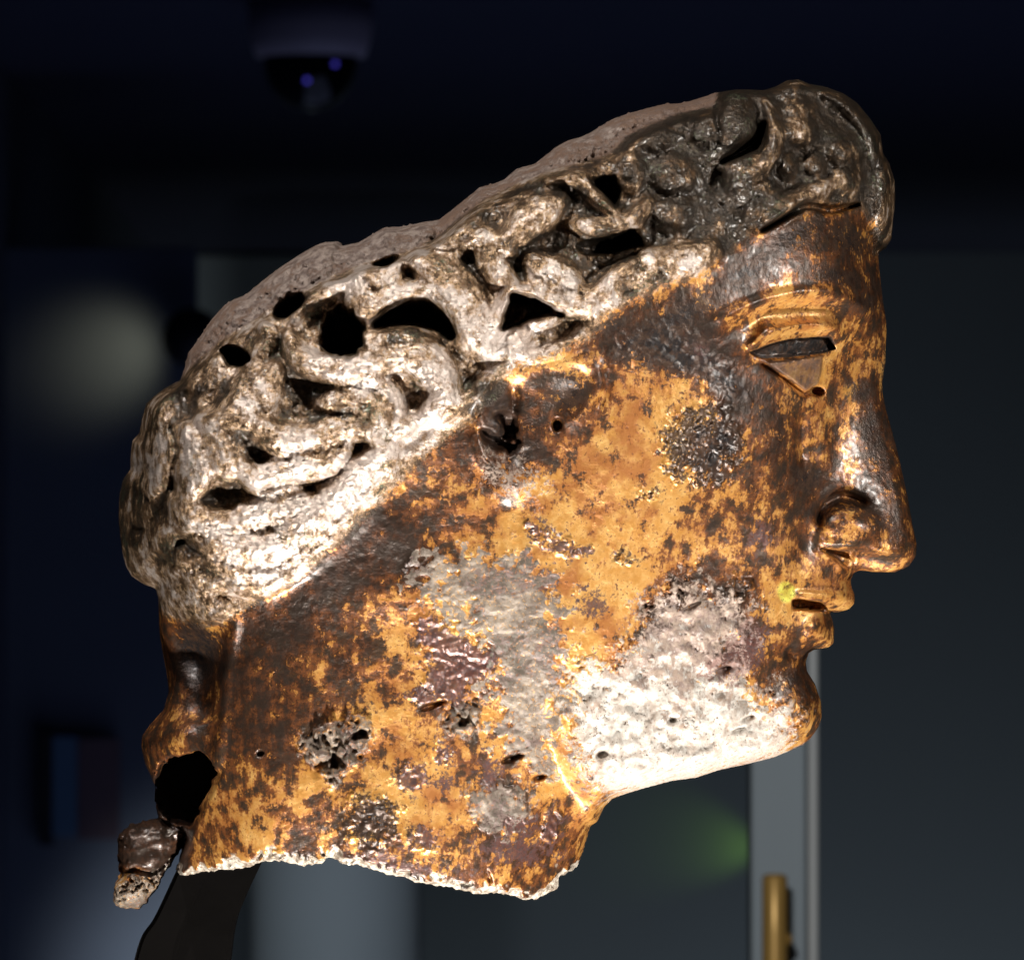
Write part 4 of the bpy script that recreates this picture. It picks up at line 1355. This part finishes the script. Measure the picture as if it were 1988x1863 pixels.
hh = b_.z - pull.location.z
rb = 24 * u9
prof = [(0, 0), (rb * 0.8, 0), (rb, rb * 0.3)] + [(rb, hh * k / 6) for k in range(1, 6)] + [(rb, hh - rb * 0.35), (rb * 0.85, hh - rb * 0.1), (rb * 0.6, hh), (0, hh)]
bar = lathe('bar', prof, M_brass, pull, 40)
for zz in (0.25, 0.82):
    bm = bmesh.new()
    bmesh.ops.create_cone(bm, cap_ends=True, segments=24, radius1=rb * 0.5, radius2=rb * 0.5, depth=0.058, matrix=Matrix.Translation((rb * 0.9, 0.029, hh * zz)) @ Matrix.Rotation(R(90), 4, 'X'))
    mesh_obj('bracket', bm, M_brass, pull)

# added dark partition that catches the glow at the left; carries poster and spotlight
PART_Y = 13.36
ax, bx_, lo, hi = span(-500, 380, 480, 1900, PART_Y)
M_part = simple_mat('dark_blue_partition', (0.13, 0.15, 0.19), 0.8, 0, 0.15, 4)
bm = bmesh.new()
box(bm, ax, bx_, PART_Y, PART_Y + 0.06, FLOOR_Z, hi, 0.004)
o = mesh_obj('glow_partition', bm, M_part, None, False)
tag(o, 'added dark blue partition at the left edge, placed to catch the glow, with a dim poster on it', 'wall')
# poster panel on the dark wall at the lower left
M_pb = simple_mat('poster_black', (0.01, 0.01, 0.012), 0.6)
M_pblue = simple_mat('poster_blue', (0.10, 0.19, 0.30), 0.6, 0, 0.2, 6)
M_pbrown = simple_mat('poster_brown', (0.16, 0.10, 0.11), 0.6, 0, 0.25, 6)
D3 = PART_Y - 0.052
a_ = at(155, 1635, D3)
ps = empty('poster_panel', (a_.x, D3, a_.z))
tag(ps, 'dim blue and brown poster panel with a black left edge, left of the neck', 'poster')
block('black_edge', 76, 101, 1418, 1640, D3, 0.05, M_pb, ps, 0.002)
block('blue_field', 102, 150, 1428, 1622, D3 + 0.01, 0.02, M_pblue, ps, 0.001)
block('brown_field', 151, 232, 1432, 1628, D3 + 0.008, 0.022, M_pbrown, ps, 0.001)

# small dark spotlight can left of the crown, throwing a warm pool on the side wall
D4 = 13.24
u16 = PX / DIST * D4
a_ = at(372, 655, D4)
can = empty('wall_spotlight', a_)
tag(can, 'small dark round spotlight partly hidden behind the crown of the head', 'lamp')
rp = 58 * u16
a_can = a_.copy()
lathe('housing', [(0, -rp)] + [(rp * math.cos(R(k)), rp * math.sin(R(k))) for k in range(-75, 76, 15)] + [(0, rp)], M_pb, can)
bm = bmesh.new()
box(bm, -rp * 0.15, rp * 0.15, rp * 0.9, PART_Y - D4 - 0.001, -rp * 0.15, rp * 0.15, 0.002)
mesh_obj('bracket', bm, M_pb, can, False)
# light panel high on the back wall
M_pan = simple_mat('pale_panel', (0.36, 0.40, 0.40), 0.7, 0, 0.1, 3)
o = block('wall_panel', 236, 640, 496, 900, WALL_Y - 0.03, 0.028, M_pan, None, 0.004)
tag(o, 'dim pale panel on the far wall behind the crown of the head', 'panel')

# lamps for the room behind; those on column and post are added, unseen
spot('panel_lamp', at(300, 300, 17.0) + Vector((0, 0, 0)), at(380, 600, WALL_Y), 4, (0.85, 0.95, 1.0), 34, 1.0, 0.03)
spot('wall_spot_beam', a_can + Vector((-0.055, -0.02, 0.0)), at(225, 690, PART_Y), 0.6, (1.0, 0.93, 0.60), 78, 1.0, 0.03)
spot('column_fill', at(560, 2300, 12.0), at(600, 1760, D1), 70, (0.85, 0.94, 1.0), 40, 1.0, 0.05)
spot('post_fill', (0.0, 3.6, 1.75), at(1525, 1650, D2), 34, (0.9, 0.96, 1.0), 26, 0.8, 0.05)
# added lamp imitates a green reflection, as light on the back wall
spot('green_reflection_lamp', at(1480, 1640, WALL_Y) + Vector((0.06, -0.09, -0.02)), at(1350, 1632, WALL_Y), 0.6, (0.5, 1.0, 0.12), 64, 1.0, 0.01)
# added narrow lamp imitates a green glass reflection beside the mouth
spot('green_glint_lamp', rel((1520 - 994) * PX + 0.02, -0.27, (931 - 1150) * PX + 0.05), rel((1520 - 994) * PX, -0.022, (931 - 1150) * PX), 7.0, (0.12, 1.0, 0.2), 1.5, 0.4, 0.0005)
